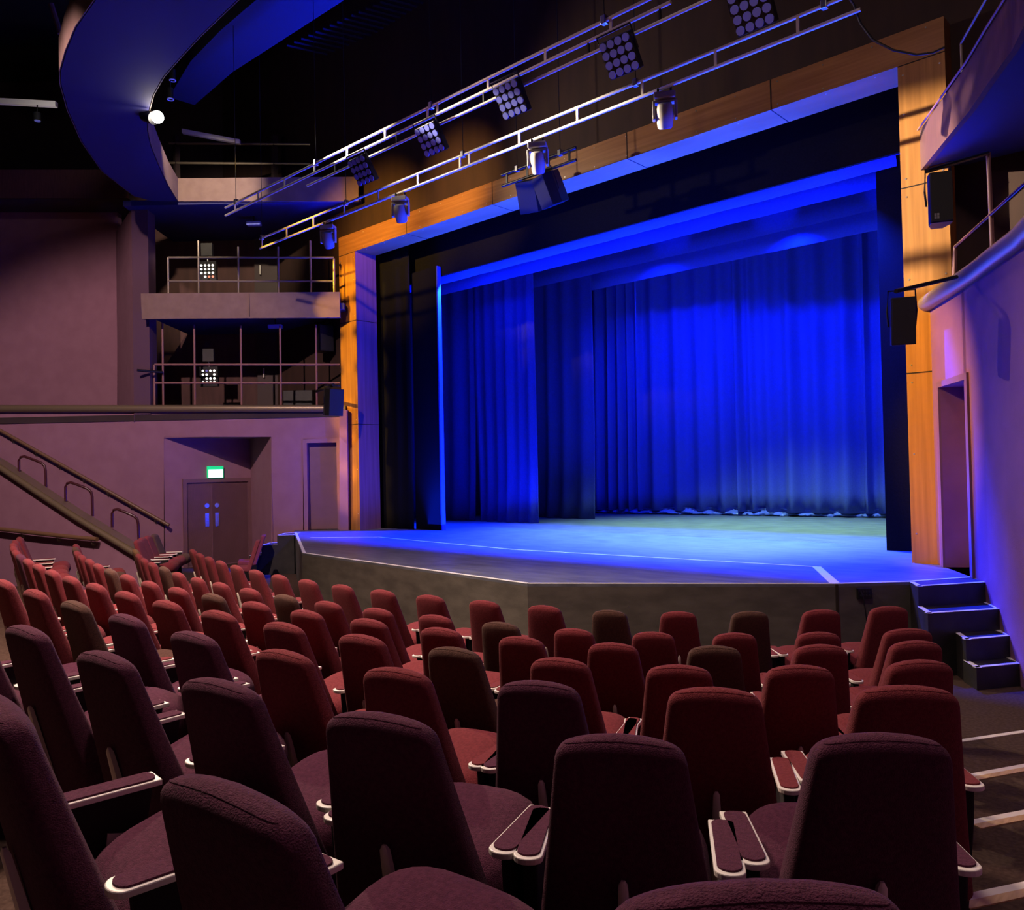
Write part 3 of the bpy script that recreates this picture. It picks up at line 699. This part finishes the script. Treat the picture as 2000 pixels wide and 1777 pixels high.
# spotlight that flares into the lens
t = thing('spotlight', 'dazzling warm white spotlight on the inner edge of the curved bridge', 'spotlight', STAR)
aim = (Vector((-3.2, 9.0, 3.2))-STAR).normalized()
MB().tube([STAR-aim*0.30, STAR-aim*0.06], 0.11, 16).build('housing', 'black_metal', t, smooth=40)
MB().disc(STAR-aim*0.02+Vector((0.08,0,0)), (EYE-STAR).normalized(), 0.10, 0.015, 24).build('lens', 'lamp_glow', t, smooth=30)
for px, py, lab in ((337, 157, 'small downlight with blue lit rim, upper of two beside the curved bridge'), (333, 194, 'small downlight with blue lit rim just above the dazzling spotlight')):
    p = UD(px, py, 14.5)
    t = thing('downlight', lab, 'downlight', p)
    MB().tube([p+Vector((0, 0, 0.02)), p+Vector((0, 0, 0.20))], 0.05, 14).build('can', 'black_metal', t, smooth=40)
    MB().tube([p+Vector((0.052*math.cos(k*PI/8), 0.052*math.sin(k*PI/8), 0)) for k in range(16)], 0.011, 6, closed=True).build('rim', 'lens', t, smooth=60)
    MB().tube([p+Vector((0, 0, 0.20)), Vector((p.x, p.y, 10.45 if py < 170 else 13.5))], 0.012, 6).build('hanger', 'black_metal', t)
# upper gallery fronts
t = thing('upper_gallery', 'upper gallery front on the left wall, brightly lit where the bridge meets it', 'gallery', UD(347, 393, 18.25))
MB().prism([UD(x, y, 18.25) for x, y in ((347, 348), (700, 345), (700, 393), (347, 393))], FH*0.06).build('fascia', 'fascia_paint', t)
g0, g1 = UD(240, 393, 18.3), UD(705, 393, 18.3)
MB().prism([wp(g0, ZG), wp(g1, ZG), wp(g1, ZG)+FH*4.5, wp(g0, ZG)+FH*4.5], (0, 0, 0.12)).build('soffit', 'soffit_blue', t)
t = thing('upper_gallery', 'dim upper gallery front at far left, behind the curved bridge', 'gallery', UD(60, 385, 19.2))
MB().prism([UD(x, y, 19.2) for x, y in ((-200, 331), (250, 331), (250, 387), (-200, 387))], FH*0.06).build('fascia', 'fascia_red', t)
g0, g1 = UD(-200, 387, 19.2), UD(250, 387, 19.2)
MB().prism([wp(g0, g0.z), wp(g1, g1.z), wp(g1, g1.z)+FH*3.5, wp(g0, g0.z)+FH*3.5], (0, 0, 0.1)).build('soffit', 'wall_dark', t)
t = thing('gallery_railing', 'dim blue lit railing at the back of the upper gallery', 'railing', UD(450, 340, 20))
for y in (281, 319): MB().tube([UD(330, y-1, 20), UD(700, y+2, 20)], 0.03, 8).build('rail', 'rail_metal', t, smooth=40)
for x in (345, 536, 660): MB().box(UD(x, 308, 20.05), (0.12, 0.12, 1.1)).build('post', 'wall_dark', t)
# second, higher bridge towards the stage
ZH = 10.4
b_in = [UZ(x, y, ZH) for x, y in ((380, 205), (455, 140), (530, 92), (660, 8), (760, -60), (1000, -200))]
b_out = [UZ(x, y, ZH) for x, y in ((330, 190), (372, 120), (430, 60), (500, 0), (600, -70), (800, -190))]
t = thing('ceiling_bridge', 'higher blue lit ceiling strip running behind the curved bridge', 'bridge', b_in[2])
MB().prism([*b_out, *reversed(b_in)], (0, 0, 0.3)).build('underside', 'ceiling_blue', t)
for i in range(2):
    y0 = UZ(560+i*90, 70-i*25, 11.5)
t = thing('ceiling_grating', 'dark slatted ceiling grating high above the trusses', 'grating', UZ(600, 50, 12.0))
for i in range(16):
    a = UZ(560+i*14, 88-i*6.5, 12.0); b = a+Vector((0.3, 0.9, 0))
    mb = MB().tube([a, b], 0.03, 4); mb.build('slat', 'ceiling_blue', t)
# pale battens and a lamp at far left
t = thing('light_batten', 'pale horizontal batten at the far left edge below the ceiling', 'batten', UD(50, 198, 17))
MB().prism([UD(x, y, 17) for x, y in ((-80, 187), (108, 197), (108, 207), (-80, 197))], FH*0.1).build('tray', 'white_batten', t)
p = UD(73, 228, 17)
t2_ = thing('spot_lamp', 'small dark lamp hanging under the pale batten at far left', 'lamp', p)
MB().tube([p+Vector((0, 0, -0.08)), p+Vector((0, 0, 0.08))], 0.07, 12).build('can', 'black_metal', t2_, smooth=40)
MB().disc(p+Vector((0, 0, -0.085)), (0, 0, -1), 0.06, 0.01).build('lens', 'lens', t2_, smooth=30)
MB().tube([p+Vector((0, 0, 0.08)), p+Vector((0, 0, 0.25))], 0.012, 6).build('hanger', 'black_metal', t2_)
t = thing('light_batten', 'pale slanting batten right of the dazzling spotlight', 'batten', UD(415, 265, 18.8))
MB().prism([UD(x, y, 18.8) for x, y in ((355, 251), (468, 272), (468, 280), (355, 259))], FH*0.1).build('tray', 'white_batten', t)
t = thing('bridge_strut', 'slanting strut beside the outer edge of the curved bridge at top left', 'strut', UD(108, 40, 15))
MB().tube([UD(100, 8, 15), UD(118, 66, 15)], 0.05, 8).build('tube', 'fascia_paint', t, smooth=40)

# ------------------------------------------------------------------ side boxes on the left wall
t = thing('side_balcony', 'brown balcony front between the two left side boxes', 'balcony', UD(468, 622, 18.2))
MB().prism([UD(x, y, 18.2) for x, y in ((275, 573), (663, 570), (664, 620), (277, 623))], FH*0.08).build('fascia', 'fascia_paint', t)
g0, g1 = UD(276, 612, 18.25), UD(672, 612, 18.25)
MB().prism([wp(g0, g0.z), wp(g1, g0.z), wp(g1, g0.z)+FH*3.2, wp(g0, g0.z)+FH*3.2], (0, 0, 0.14)).build('soffit', 'soffit_blue', t)
MB().box(UD(487, 596, 18.19), (0.01, 0.012, 0.52), Matrix.Rotation(YAW, 3, 'Z')).build('panel_joint', 'seam', t)
def railing(label, d, hr, posts, m, ends):
    t = thing('box_railing', label, 'railing', UD(hr[0][0], posts[0][2], d))
    for x0, x1, y in hr: MB().tube([UD(x0, y, d), UD(x1, y, d)], 0.025, 8).build('rail', m, t, smooth=40)
    for x, y0, y1 in posts: MB().tube([UD(x, y0, d), UD(x+(y1-y0)*0.012, y1, d)], 0.024, 8).build('post', m, t, smooth=40)
railing('maroon tube railing of the lower left box above the mauve wall', DW+0.12, ((302, 664, 712), (302, 664, 748)),
        ((301, 712, 795), (317, 631, 795), (379, 634, 795), (470, 636, 795), (547, 636, 795), (617, 634, 795)), 'rail_paint', None)
railing('pale tube railing of the upper left box on the brown balcony', 18.3, ((328, 652, 503), (328, 652, 549)),
        ((328, 503, 574), (387, 470, 574), (465, 482, 574), (543, 482, 574), (606, 470, 574), (652, 505, 574)), 'rail_metal', None)
def blinder(label, px, py, d, lit):
    p = UD(px, py, d); t = thing('square_floodlight', label, 'stage light', p, 'lit lamp panels in the left side boxes')
    M = Matrix.Translation(p) @ Matrix.Rotation(YAW, 4, 'Z'); a = 0.185
    MB().prism([M @ Vector((x, 0.02, z)) for x, z in ((-a-0.03, -a-0.05), (a+0.03, -a-0.05), (a+0.03, a+0.05), (-a-0.03, a+0.05))], M.to_3x3() @ Vector((0, 0.1, 0))).build('housing', 'black_metal', t)
    for i in range(4):
        for j in range(4):
            mm = lit(i, j)
            MB().disc(M @ Vector((-a+0.05+i*0.09, 0.02, -a+0.05+j*0.09)), M.to_3x3() @ Vector((0, -1, 0)), 0.027, 0.012, 14).build('lens', mm, t, smooth=30)
    MB().box(M @ Vector((0, 0.04, a+0.32)), (0.26, 0.10, 0.30), Matrix.Rotation(YAW, 3, 'Z')).build('dimmer_box', 'black_paint', t)
    MB().tube([M @ Vector((0, 0.06, a+0.05)), M @ Vector((0, 0.06, a+0.2))], 0.02, 8).build('bracket', 'steel', t)
blinder('square lamp panel with white lenses in the upper left box', 404, 529, 19.0, lambda i, j: 'lens_lit_red' if (j == 0 and i >= 2) else ('black_metal' if (i == 0 and j == 0) else 'lens_lit'))
blinder('square lamp panel with white lenses in the lower left box', 407, 735, 19.2, lambda i, j: 'lens' if (i, j) == (1, 3) else ('black_metal' if (i, j) in ((2, 2), (0, 1)) else 'lens_lit'))
for (x0, x1, y0, y1, hx, hy, k) in ((497, 548, 440, 574, 508, 527, 5), (503, 552, 650, 795, 515, 728, 6)):
    d = struct(MB().prism(*wl([(x0, y0), (x1, y0), (x1, y1), (x0, y1)], DW+2.5, 0.06)).build('door_%d' % k, 'door_dark'))
    MB().tube([UD(hx, hy-9, DW+2.44), UD(hx, hy+9, DW+2.44)], 0.02, 8).build('door_handle', 'arm_white', d, smooth=40)
for px, py, d, lab in ((496, 437, 19.2, 'small blue lit ceiling lamp in the upper left box'), (538, 638, 19.2, 'small blue lit ceiling lamp in the lower left box')):
    p = UD(px, py, d)
    t = thing('ceiling_lamp', lab, 'ceiling lamp', p)
    MB().box(p, (0.34, 0.16, 0.09), Matrix.Rotation(YAW, 3, 'Z')).build('casing', 'lens', t, bevel=0.02)
    MB().tube([p+Vector((0, 0, 0.04)), p+Vector((0, 0, 0.2))], 0.02, 6).build('stem', 'black_metal', t)
p = UD(586, 778, DW+1.2)
t = thing('equipment_case', 'black equipment case on the floor of the lower left box', 'case', p)
MB().box(UD(586, 779, DW+1.2), (0.72, 0.5, 0.38), Matrix.Rotation(YAW, 3, 'Z')).build('body', 'black_paint', t, bevel=0.02)
bar('support_arm', [UD(268, 723, 18.25), UD(318, 727, 18.6)], 0.03, 'black_metal', 'black pipe arm sticking out at the left end of the lower box', 'pipe')

# ------------------------------------------------------------------ ramp wall, handrails and hoops (lower left)
def dR(px): return lerp(16.25, 14.75, px/291)
def RP(px, py): return UD(px, py, dR(px))
tops = [(-60, 874), (0, 908), (75, 958), (150, 1007), (225, 1052), (291, 1092)]
mb = MB()
for (x0, y0), (x1, y1) in zip(tops[:-1], tops[1:]):
    a, b = RP(x0, y0), RP(x1, y1)
    mb.prism([wp(a, 0), wp(b, 0), b, a], FH*0.22)
struct(mb.build('wall_ramp', 'wall_mauve'))
t = thing('ramp_cap', 'sloping bronze cap along the low stair wall at lower left', 'cap rail', RP(150, 1000))
mb = MB()
for (x0, y0), (x1, y1) in zip(tops[:-1], tops[1:]):
    a, b = RP(x0, y0), RP(x1, y1); e = FH*0.32
    mb.prism([a-FH*0.06, b-FH*0.06, b+e, a+e], (0, 0, 0.05))
mb.build('cap_plate', 'cap_bronze', t)
MB().tube([RP(x, y+3)-FH*0.06 for x, y in tops], 0.055, 12).build('rounded_nosing', 'cap_bronze', t, smooth=50)
for k, (x0, y0, x1, y1, yt0, yt1) in enumerate(((37, 926, 89, 955, 891, 903), (128, 978, 180, 1008, 942, 954), (219, 1030, 270, 1053, 994, 1007))):
    dd = dR(x0)+0.26
    pts = [UD(x0, y0, dd), UD(x0, yt0+8, dd), UD(x0+3, yt0+2, dd), UD(x0+10, yt0, dd), UD(lerp(x0, x1, 0.55), lerp(yt0, yt1, 0.55), dd), UD(x1-8, yt1+1, dd), UD(x1-2, yt1+7, dd), UD(x1, yt1+16, dd), UD(x1+1, y1, dd)]
    lab = ('highest of the three dark hoop rails on the sloping stair wall', 'middle one of the three dark hoop rails on the sloping stair wall', 'lowest of the three dark hoop rails on the sloping stair wall')[k]
    tag(MB().tube(pts, 0.026, 10).build('hoop_rail', 'rail_dark', smooth=50), lab, 'hoop rail', 'hoop rails on the stair wall')
def handrail(label, pts, brs, r, m):
    t = thing('handrail', label, 'handrail', pts[0])
    MB().tube(pts, r, 10).build('rail', m, t, smooth=40)
    for b, k in brs:
        mb = MB().tube([b, b+Vector((0, 0, -0.08))+FH*0.02, b+Vector((0, 0, -0.10))+FH*k], 0.014, 6).disc(b+Vector((0, 0, -0.10))+FH*(k-0.01), FH, 0.045, 0.012, 12)
        mb.build('wall_bracket', 'rail_metal', t, smooth=40)
hp = [(-50, 810), (330, 1027)]
handrail('long sloping handrail on the mauve back wall above the hoop rails', [UD(-50, 812, DW-0.12), UD(330, 1026, DW-0.12)],
         [(UD(lerp(-50, 330, s), lerp(812, 1026, s), DW-0.12), 0.11) for s in (0.19, 0.31, 0.43, 0.555, 0.68, 0.80, 0.925)], 0.04, 'handrail_wood')
handrail('lower wooden handrail on the stair wall behind the left seats', [RP(-60, 1025)-FH*0.12, RP(160, 1049)-FH*0.12, RP(196, 1052)-FH*0.12],
         [(RP(x, 1033+x*0.105)-FH*0.12, 0.11) for x in (48, 117, 184)], 0.042, 'handrail_wood')
# stair flight between the two walls
mb = MB()
for k in range(9):
    x = 262-k*38; y = 1098-k*24
    a = UD(x, y, dR(max(0, x))+0.3); b = UD(x-38, y, dR(max(0, x-38))+0.3)
    mb.prism([wp(a, 0), wp(b, 0), wp(b, max(0.16, 0.16*(k+1)))-Vector(), wp(a, max(0.16, 0.16*(k+1)))], FH*2.0)
struct(mb.build('floor_stair', 'carpet'))

# ------------------------------------------------------------------ theatre seats
SH = 1.05                                        # top of a back above its floor
def seat_proto(mname, name='theatre_seat'):
    t = thing(name, '', 'seat', (0, 0, 0), local=True)
    # back: lofted rounded slab; the origin lies under the top edge of the back
    N = 28; z0, z1 = 0.34, SH; rings = []
    def Q_(z): return (z-z0)/(z1-z0)
    def yr(z): return lerp(0.140, -0.040, Q_(z))
    def T_(z): return lerp(0.165, 0.078, Q_(z)**0.8)
    def half(z): return lerp(0.245, 0.137, Q_(z)**0.93)
    zs = [z0, z0+0.008, z0+0.03, 0.45, 0.55, 0.65, 0.75, 0.85, 0.92, 0.97]
    cr = 0.046
    zs += [z1-cr+cr*math.sin(a) for a in (0.0, 0.35, 0.65, 0.95, 1.2, 1.4, 1.54)]
    for z in zs:
        hw = half(z); th = T_(z)/2; yc_ = yr(z)+th
        if z > z1-cr:
            k = (z-(z1-cr))/cr; c_ = 1-math.sqrt(max(0, 1-k*k)); hw -= cr*0.95*c_; th -= 0.040*c_
        if z < z0+0.03:
            k = 1-(z-z0)/0.03; hw -= 0.02*k*k; th -= 0.02*k*k
        rr = []
        for i in range(N):
            a = 2*PI*i/N; e = 0.5
            cx_ = math.copysign(abs(math.cos(a))**e, math.cos(a)); sy_ = math.copysign(abs(math.sin(a))**e, math.sin(a))
            x = hw*cx_; crown = 0.014*(1-(x/max(hw, 1e-4))**2) if z > 0.98 else 0
            rear = 1.0+0.16*(1-cx_*cx_) if sy_ < 0 else 1.0
            rr.append(Vector((x, yc_+th*sy_*rear, z+crown-0.012)))
        rings.append(rr)
    bk = MB().loft(rings).build('backrest', mname, t, smooth=70)
    # seam piping round the back panel, lying on the loft itself
    il, ir = 16, 26
    top = len(rings)-4
    pts = [rings[top][i] for i in range(il-1, ir+2)]
    MB().tube(pts, 0.0011, 5).build('piping', mname, bk, smooth=60)
    def yc(z): return yr(z)+0.06
    # cushion
    rings = []; M = Matrix.Translation((0, 0.41, 0.56)) @ Matrix.Rotation(math.radians(15), 4, 'X')
    for k in range(13):
        a = -PI/2+PI*k/12; zz = 0.095*math.sin(a); ca_ = max(0.0, math.cos(a)); sc_ = 0.35+0.65*ca_**0.62 if 0 < k < 12 else 0.35
        rr = []
        for i in range(N):
            b = 2*PI*i/N; e = 0.6
            rr.append(M @ Vector((0.205*sc_*math.copysign(abs(math.cos(b))**e, math.cos(b)), 0.215*sc_*math.copysign(abs(math.sin(b))**e, math.sin(b)), zz)))
        rings.append(rr)
    MB().loft(rings).build('seat_cushion', mname, t, smooth=80)
    # arms
    for s in (-1, 1):
        xc = s*0.236; y0, y1 = 0.135, 0.425; hw = 0.036; za = 0.69
        out_ = [Vector((xc+hw*math.cos(a), y0+hw*0.8*(1+math.sin(a)), za)) for a in [PI+PI*k/10 for k in range(11)]]+[Vector((xc+hw, y1, za)), Vector((xc-hw, y1, za))]
        arm = MB().prism(out_, (0, 0, 0.016)).build('armrest', 'arm_white', t, bevel=0.003)
        hp_ = hw-0.0075
        pad = [Vector((xc+hp_*math.cos(a), y0+0.014+hp_*0.9*(1+math.sin(a)), za+0.014)) for a in [PI+PI*k/10 for k in range(11)]]
        pad += [Vector((xc+hp_*math.cos(a), y1-0.008-hp_*0.7*(1-math.sin(a)), za+0.014)) for a in [PI*k/10 for k in range(11)]]
        MB().prism(pad, (0, 0, 0.007)).build('arm_pad', 'seat_purple' if mname == 'seat_purple' else 'seat_red', arm, bevel=0.002)
        sp = [Vector((xc, y, z)) for y, z in ((0.18, 0.69), (0.41, 0.69), (0.39, 0.57), (0.40, 0.30), (0.34, 0.10), (0.28, 0.10), (0.24, 0.30), (0.19, 0.57))]
        MB().prism([p-Vector((0.018, 0, 0)) for p in sp], (0.036, 0, 0)).build('arm_support', 'black_fabric', t, bevel=0.008)
        MB().box((xc, 0.31, 0.05), (0.05, 0.30, 0.10)).build('foot', 'black_metal', t, bevel=0.006)
        MB().prism([Vector((s*0.210, y, z)) for y, z in ((0.27, 0.42), (0.36, 0.42), (0.36, 0.58), (0.29, 0.60))], (s*0.004, 0, 0)).build('hinge_plate', 'seat_metal', t)
    # tapered spine up the rear of the back and the pan trim
    rings = []
    for z, hw, th in ((0.02, 0.030, 0.014), (0.34, 0.025, 0.013), (0.50, 0.019, 0.011), (0.68, 0.012, 0.008), (0.722, 0.010, 0.007), (0.735, 0.004, 0.003)):
        zz = max(z, z0); y = yr(zz)-0.16*T_(zz)/2-0.016
        rings.append([Vector((x, y+yy, z)) for x, yy in ((-hw, -th), (-hw*0.5, -th*1.5), (hw*0.5, -th*1.5), (hw, -th), (hw, th), (-hw, th))])
    MB().loft(rings).build('spine', 'seat_metal', t, smooth=40)
    MB().tube([Vector((0.19*math.sin(a), yc(z0)-0.055-0.02*math.cos(a), z0-0.004+0.03*(1-math.cos(a)))) for a in [-1.2+0.2*k for k in range(13)]], 0.010, 6).build('pan_trim', 'seat_metal', t, smooth=50)
    return t

ROWS = {
 'A': [(370.5,381,1072),(383,394.5,1080),(400,415,1086),(421,436.5,1093.5),(448.5,470,1103),(484.5,511.5,1111),(528.7,558.7,1121),(581,615,1129.5),(645.7,688.5,1140),(720,768,1149),(811,866,1159),(913,975,1170),(1028,1098,1178),(1152,1228,1190),(1286,1362,1190),(1425,1504,1190),(1568,1644,1187),(1700,1772,1180)],
 'B': [(260,268,1072),(265,275,1081.5),(274.5,286.5,1090),(289,301.5,1097),(311,328.5,1105),(333,357,1117),(373,397.5,1126),(412,442,1135.5),(466,505.5,1147),(533,576,1159),(612,664.5,1171.5),(705,765,1185),(815,883,1197),(936,1015,1211),(1078,1162,1225),(1231,1319,1230),(1392,1481,1231.5),(1550,1638,1231),(1731,1815,1223)],
 'C': [(144,151.5,1062),(142,148.5,1067),(144,154.5,1076),(152,163.5,1082.5),(167,182,1090.5),(182,196.5,1100),(205.5,221,1109.5),(233,259,1120.5),(274.5,306,1133.5),(326,361.5,1145.5),(392,436.5,1156),(469,523.5,1173),(563,627,1188),(679.5,754.5,1205),(818,906,1221),(966,1064,1240),(1145,1248,1251),(1337,1447,1257),(1556,1664,1254),(1740,1837,1246)],
 'D': [(33,42,1048),(24,31.5,1054.5),(20,28,1060),(21,28.5,1066),(25,35,1074),(32,44,1081.5),(46.5,59,1090.5),(63,85.5,1100),(88.5,108,1111.5),(122,149,1124),(166.5,202,1137),(223,264,1153),(296,348,1170),(391,454,1189),(511.5,591,1212.5),(654.5,755,1234),(829,944,1260),(1030,1152,1280),(1265,1396,1295),(1492,1628,1294),(1733,1859,1282)],
 'E': [(-14,24,1128),(46.5,85.5,1147),(114,171,1168.5),(211,277.5,1192),(328,415,1228),(496,611,1258),(704,839,1295),(960,1122,1328),(1305,1482,1344),(1685,1856,1335)],
 'F': [(-112,-45,1178),(9,87,1214),(146,256.5,1262),(352,499,1312),(635,842,1371.5),(1092,1326,1430),(1592,1847,1427)],
 'G': [(-100,78,1346),(285,597,1500),(1254,1715,1715)],
}
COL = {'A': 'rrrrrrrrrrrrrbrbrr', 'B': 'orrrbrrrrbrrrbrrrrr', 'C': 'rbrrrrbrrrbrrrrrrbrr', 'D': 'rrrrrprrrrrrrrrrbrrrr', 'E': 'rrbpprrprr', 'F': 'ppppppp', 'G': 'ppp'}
ZTOP = {'A': 1.08, 'B': 1.115, 'C': 1.225, 'D': 1.335, 'E': 1.44, 'F': 1.535, 'G': 1.645}
ROWN = {'A': 'front row', 'B': 'second row', 'C': 'third row', 'D': 'fourth row', 'E': 'fifth row', 'F': 'sixth row', 'G': 'nearest row'}
ORD = 'first second third fourth fifth sixth seventh eighth ninth tenth eleventh twelfth thirteenth fourteenth fifteenth sixteenth seventeenth eighteenth nineteenth twentieth twenty-first'.split()
CM = {'r': ('seat_red', 'burgundy'), 'p': ('seat_purple', 'dark purple'), 'b': ('seat_brown', 'brown'), 'o': ('seat_ochre', 'ochre brown')}
protos = {}
def put_seat(code, loc, yaw, label, group, name='theatre_seat', sx=1.0):
    if code not in protos: o = protos[code] = seat_proto(CM[code][0], name)
    else: o = dup(protos[code])
    o['label'] = label; o['group'] = group; o.location = loc; o.rotation_euler = (0, 0, yaw); o.scale = (sx, 1, 1)
    return o
ROWPTS = {}
for k, row in ROWS.items():
    n = len(row); P = []
    for a, b, y in row:
        wpx = b-a
        yy = y+(0.05*wpx if k in 'ABCD' else 0.10*wpx if b < 900 else 0.02*wpx)
        P.append(UZ((a+b)/2, yy, ZTOP[k]))
    # smooth the measured row a little
    Q = [p.copy() for p in P]
    for i in range(1, n-1):
        if n > 8: Q[i] = P[i]*0.6+(P[i-1]+P[i+1])*0.2
    ang = []
    for i in range(n):
        a = Q[max(0, i-2)]; b = Q[min(n-1, i+2)]; d = b-a; ang.append(math.atan2(d.y, d.x))
    if k == 'G': ang = [math.radians(-4), math.radians(6), math.radians(44)]
    ang = [min(a, math.radians(44)) for a in ang]
    if k == 'F': ang[-1] = math.radians(38); ang[-2] = math.radians(32)
    ROWPTS[k] = (Q, ang)
    for i in range(n):
        f = ZTOP[k]-SH
        j = n-1-i; col = CM[COL[k][i]][1]
        lab = '%s fabric theatre seat, %s from the right end of the %s' % (col, ORD[j], ROWN[k])
        if k == 'G': lab = ['dark purple theatre seat cut by the left edge in the nearest row', 'large dark purple theatre seat at lower left in the nearest row', 'dark purple seat back cut by the bottom edge, nearest to us'][i]
        if k == 'A': lab = '%s fabric theatre seat, %s from the right end of the row by the stage' % (col, ORD[j])
        nb = [(Q[i]-Q[q]).length for q in (i-1, i+1) if 0 <= q < n]
        sx = 1.15 if k == 'G' else max(0.88, min(1.15, min(nb)/0.555))
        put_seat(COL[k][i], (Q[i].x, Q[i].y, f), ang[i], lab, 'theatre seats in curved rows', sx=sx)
# side block beyond the left aisle, facing the stage corner
for i, (px, py) in enumerate(((269, 1054), (277, 1049.5), (288, 1046), (301, 1042.5))):
    p = UZ(px, py, 1.05+0.06)
    put_seat('b' if i == 3 else 'r', (p.x, p.y, 0.06), YAW-PI/2+0.1, ('burgundy', 'burgundy', 'burgundy', 'brown')[i]+' side block seat below the stair wall, %s of four from us' % ORD[i], 'seats of the left side block')
for i, (px, py, dd) in enumerate(((500, 1055, 16.2), (511, 1045, 16.9))):
    p = UD(px, py, dd)
    t = thing('folding_seat', ('pink folding seat in front of its twin beside the far left steps', 'pink folding seat further back beside the far left steps')[i], 'seat', (p.x, p.y, 0))
    M = Matrix.Translation((p.x, p.y, 0)) @ Matrix.Rotation(YAW+PI/2+0.25, 4, 'Z')
    z = p.z
    MB().prism([M @ Vector((x, y, zz)) for x, y, zz in ((-0.22, 0.20, z-0.60), (0.22, 0.20, z-0.60), (0.20, 0.0, z), (-0.20, 0.0, z))], M.to_3x3() @ Vector((0, -0.09, 0))).build('backrest', 'seat_pink', t, bevel=0.02)
    MB().box(M @ Vector((0, 0.30, z-0.55)), (0.44, 0.36, 0.10), M.to_3x3()).build('seat_cushion', 'seat_pink', t, bevel=0.03)
    for s in (-0.2, 0.2): MB().box(M @ Vector((s, 0.25, (z-0.6)/2)), (0.04, 0.30, z-0.6), M.to_3x3()).build('leg', 'black_metal', t)

# ------------------------------------------------------------------ seating tiers and aisle nosings
STRIP = {'A': ((1870, 1446), (2060, 1418)), 'B': ((1880, 1515), (2060, 1482)), 'C': ((1900, 1602), (2060, 1572)), 'D': ((1876, 1750), (2060, 1711))}
order = 'ABCDEFG'; prevz = 0.0
for k in order:
    Q, ang = ROWPTS[k]; zf = ZTOP[k]-SH
    L_ = []
    for p, a in zip(Q, ang): L_.append(Vector((p.x-math.sin(a)*0.52, p.y+math.cos(a)*0.52, zf)))
    L_ = L_[5 if k == 'D' else 3 if k == 'C' else 2 if k == 'B' else 0:]
    d = (L_[0]-L_[1]).normalized()
    pts = [L_[0]+d*6.0]+L_
    if k in STRIP:
        s0, s1 = UZ(*STRIP[k][0], zf), UZ(*STRIP[k][1], zf)
        while (pts[-1]-s0).dot(s1-s0) > -0.35: pts.pop()
        pts += [s0, s1, s1+(s1-s0).normalized()*1.2]
        e = (s1-s0).normalized(); nn = Vector((-e.y, e.x, 0))
        if nn.dot(FH) < 0: nn = -nn
        t = thing('step_nosing', {'A': 'farthest pale nosing strip across the right aisle', 'B': 'second farthest pale nosing strip across the right aisle',
                                  'C': 'second nearest pale nosing strip across the right aisle', 'D': 'nearest pale nosing strip across the right aisle'}[k], 'step edge', s0, 'nosing strips of the right aisle')
        q0 = s0-e*0.05; q1 = s1+e*0.9
        MB().prism([q0, q1, q1-nn*0.045, q0-nn*0.045], (0, 0, 0.006)).build('white_strip', 'nosing_white', t)
        if k != 'A': MB().prism([q0-nn*0.045, q1-nn*0.045, q1-nn*0.095, q0-nn*0.095], (0, 0, 0.006)).build('wood_strip', 'nosing_wood', t)
    else:
        e = Vector((math.cos(ang[-1]), math.sin(ang[-1]), 0)); pts += [L_[-1]+e*1.4]
    end = pts[-1]
    poly = pts+[Vector((1.4, -1.2, zf)), Vector((1.4, -8.5, zf)), Vector((-24, -8.5, zf))]
    if end.y < -1.0: poly = pts+[Vector((1.4, -8.5, zf)), Vector((-24, -8.5, zf))]
    mb = MB().prism([Vector((p.x, p.y, prevz)) for p in poly], (0, 0, zf-prevz))
    struct(mb.build('floor_tier_'+k.lower(), 'carpet'))
    prevz = zf
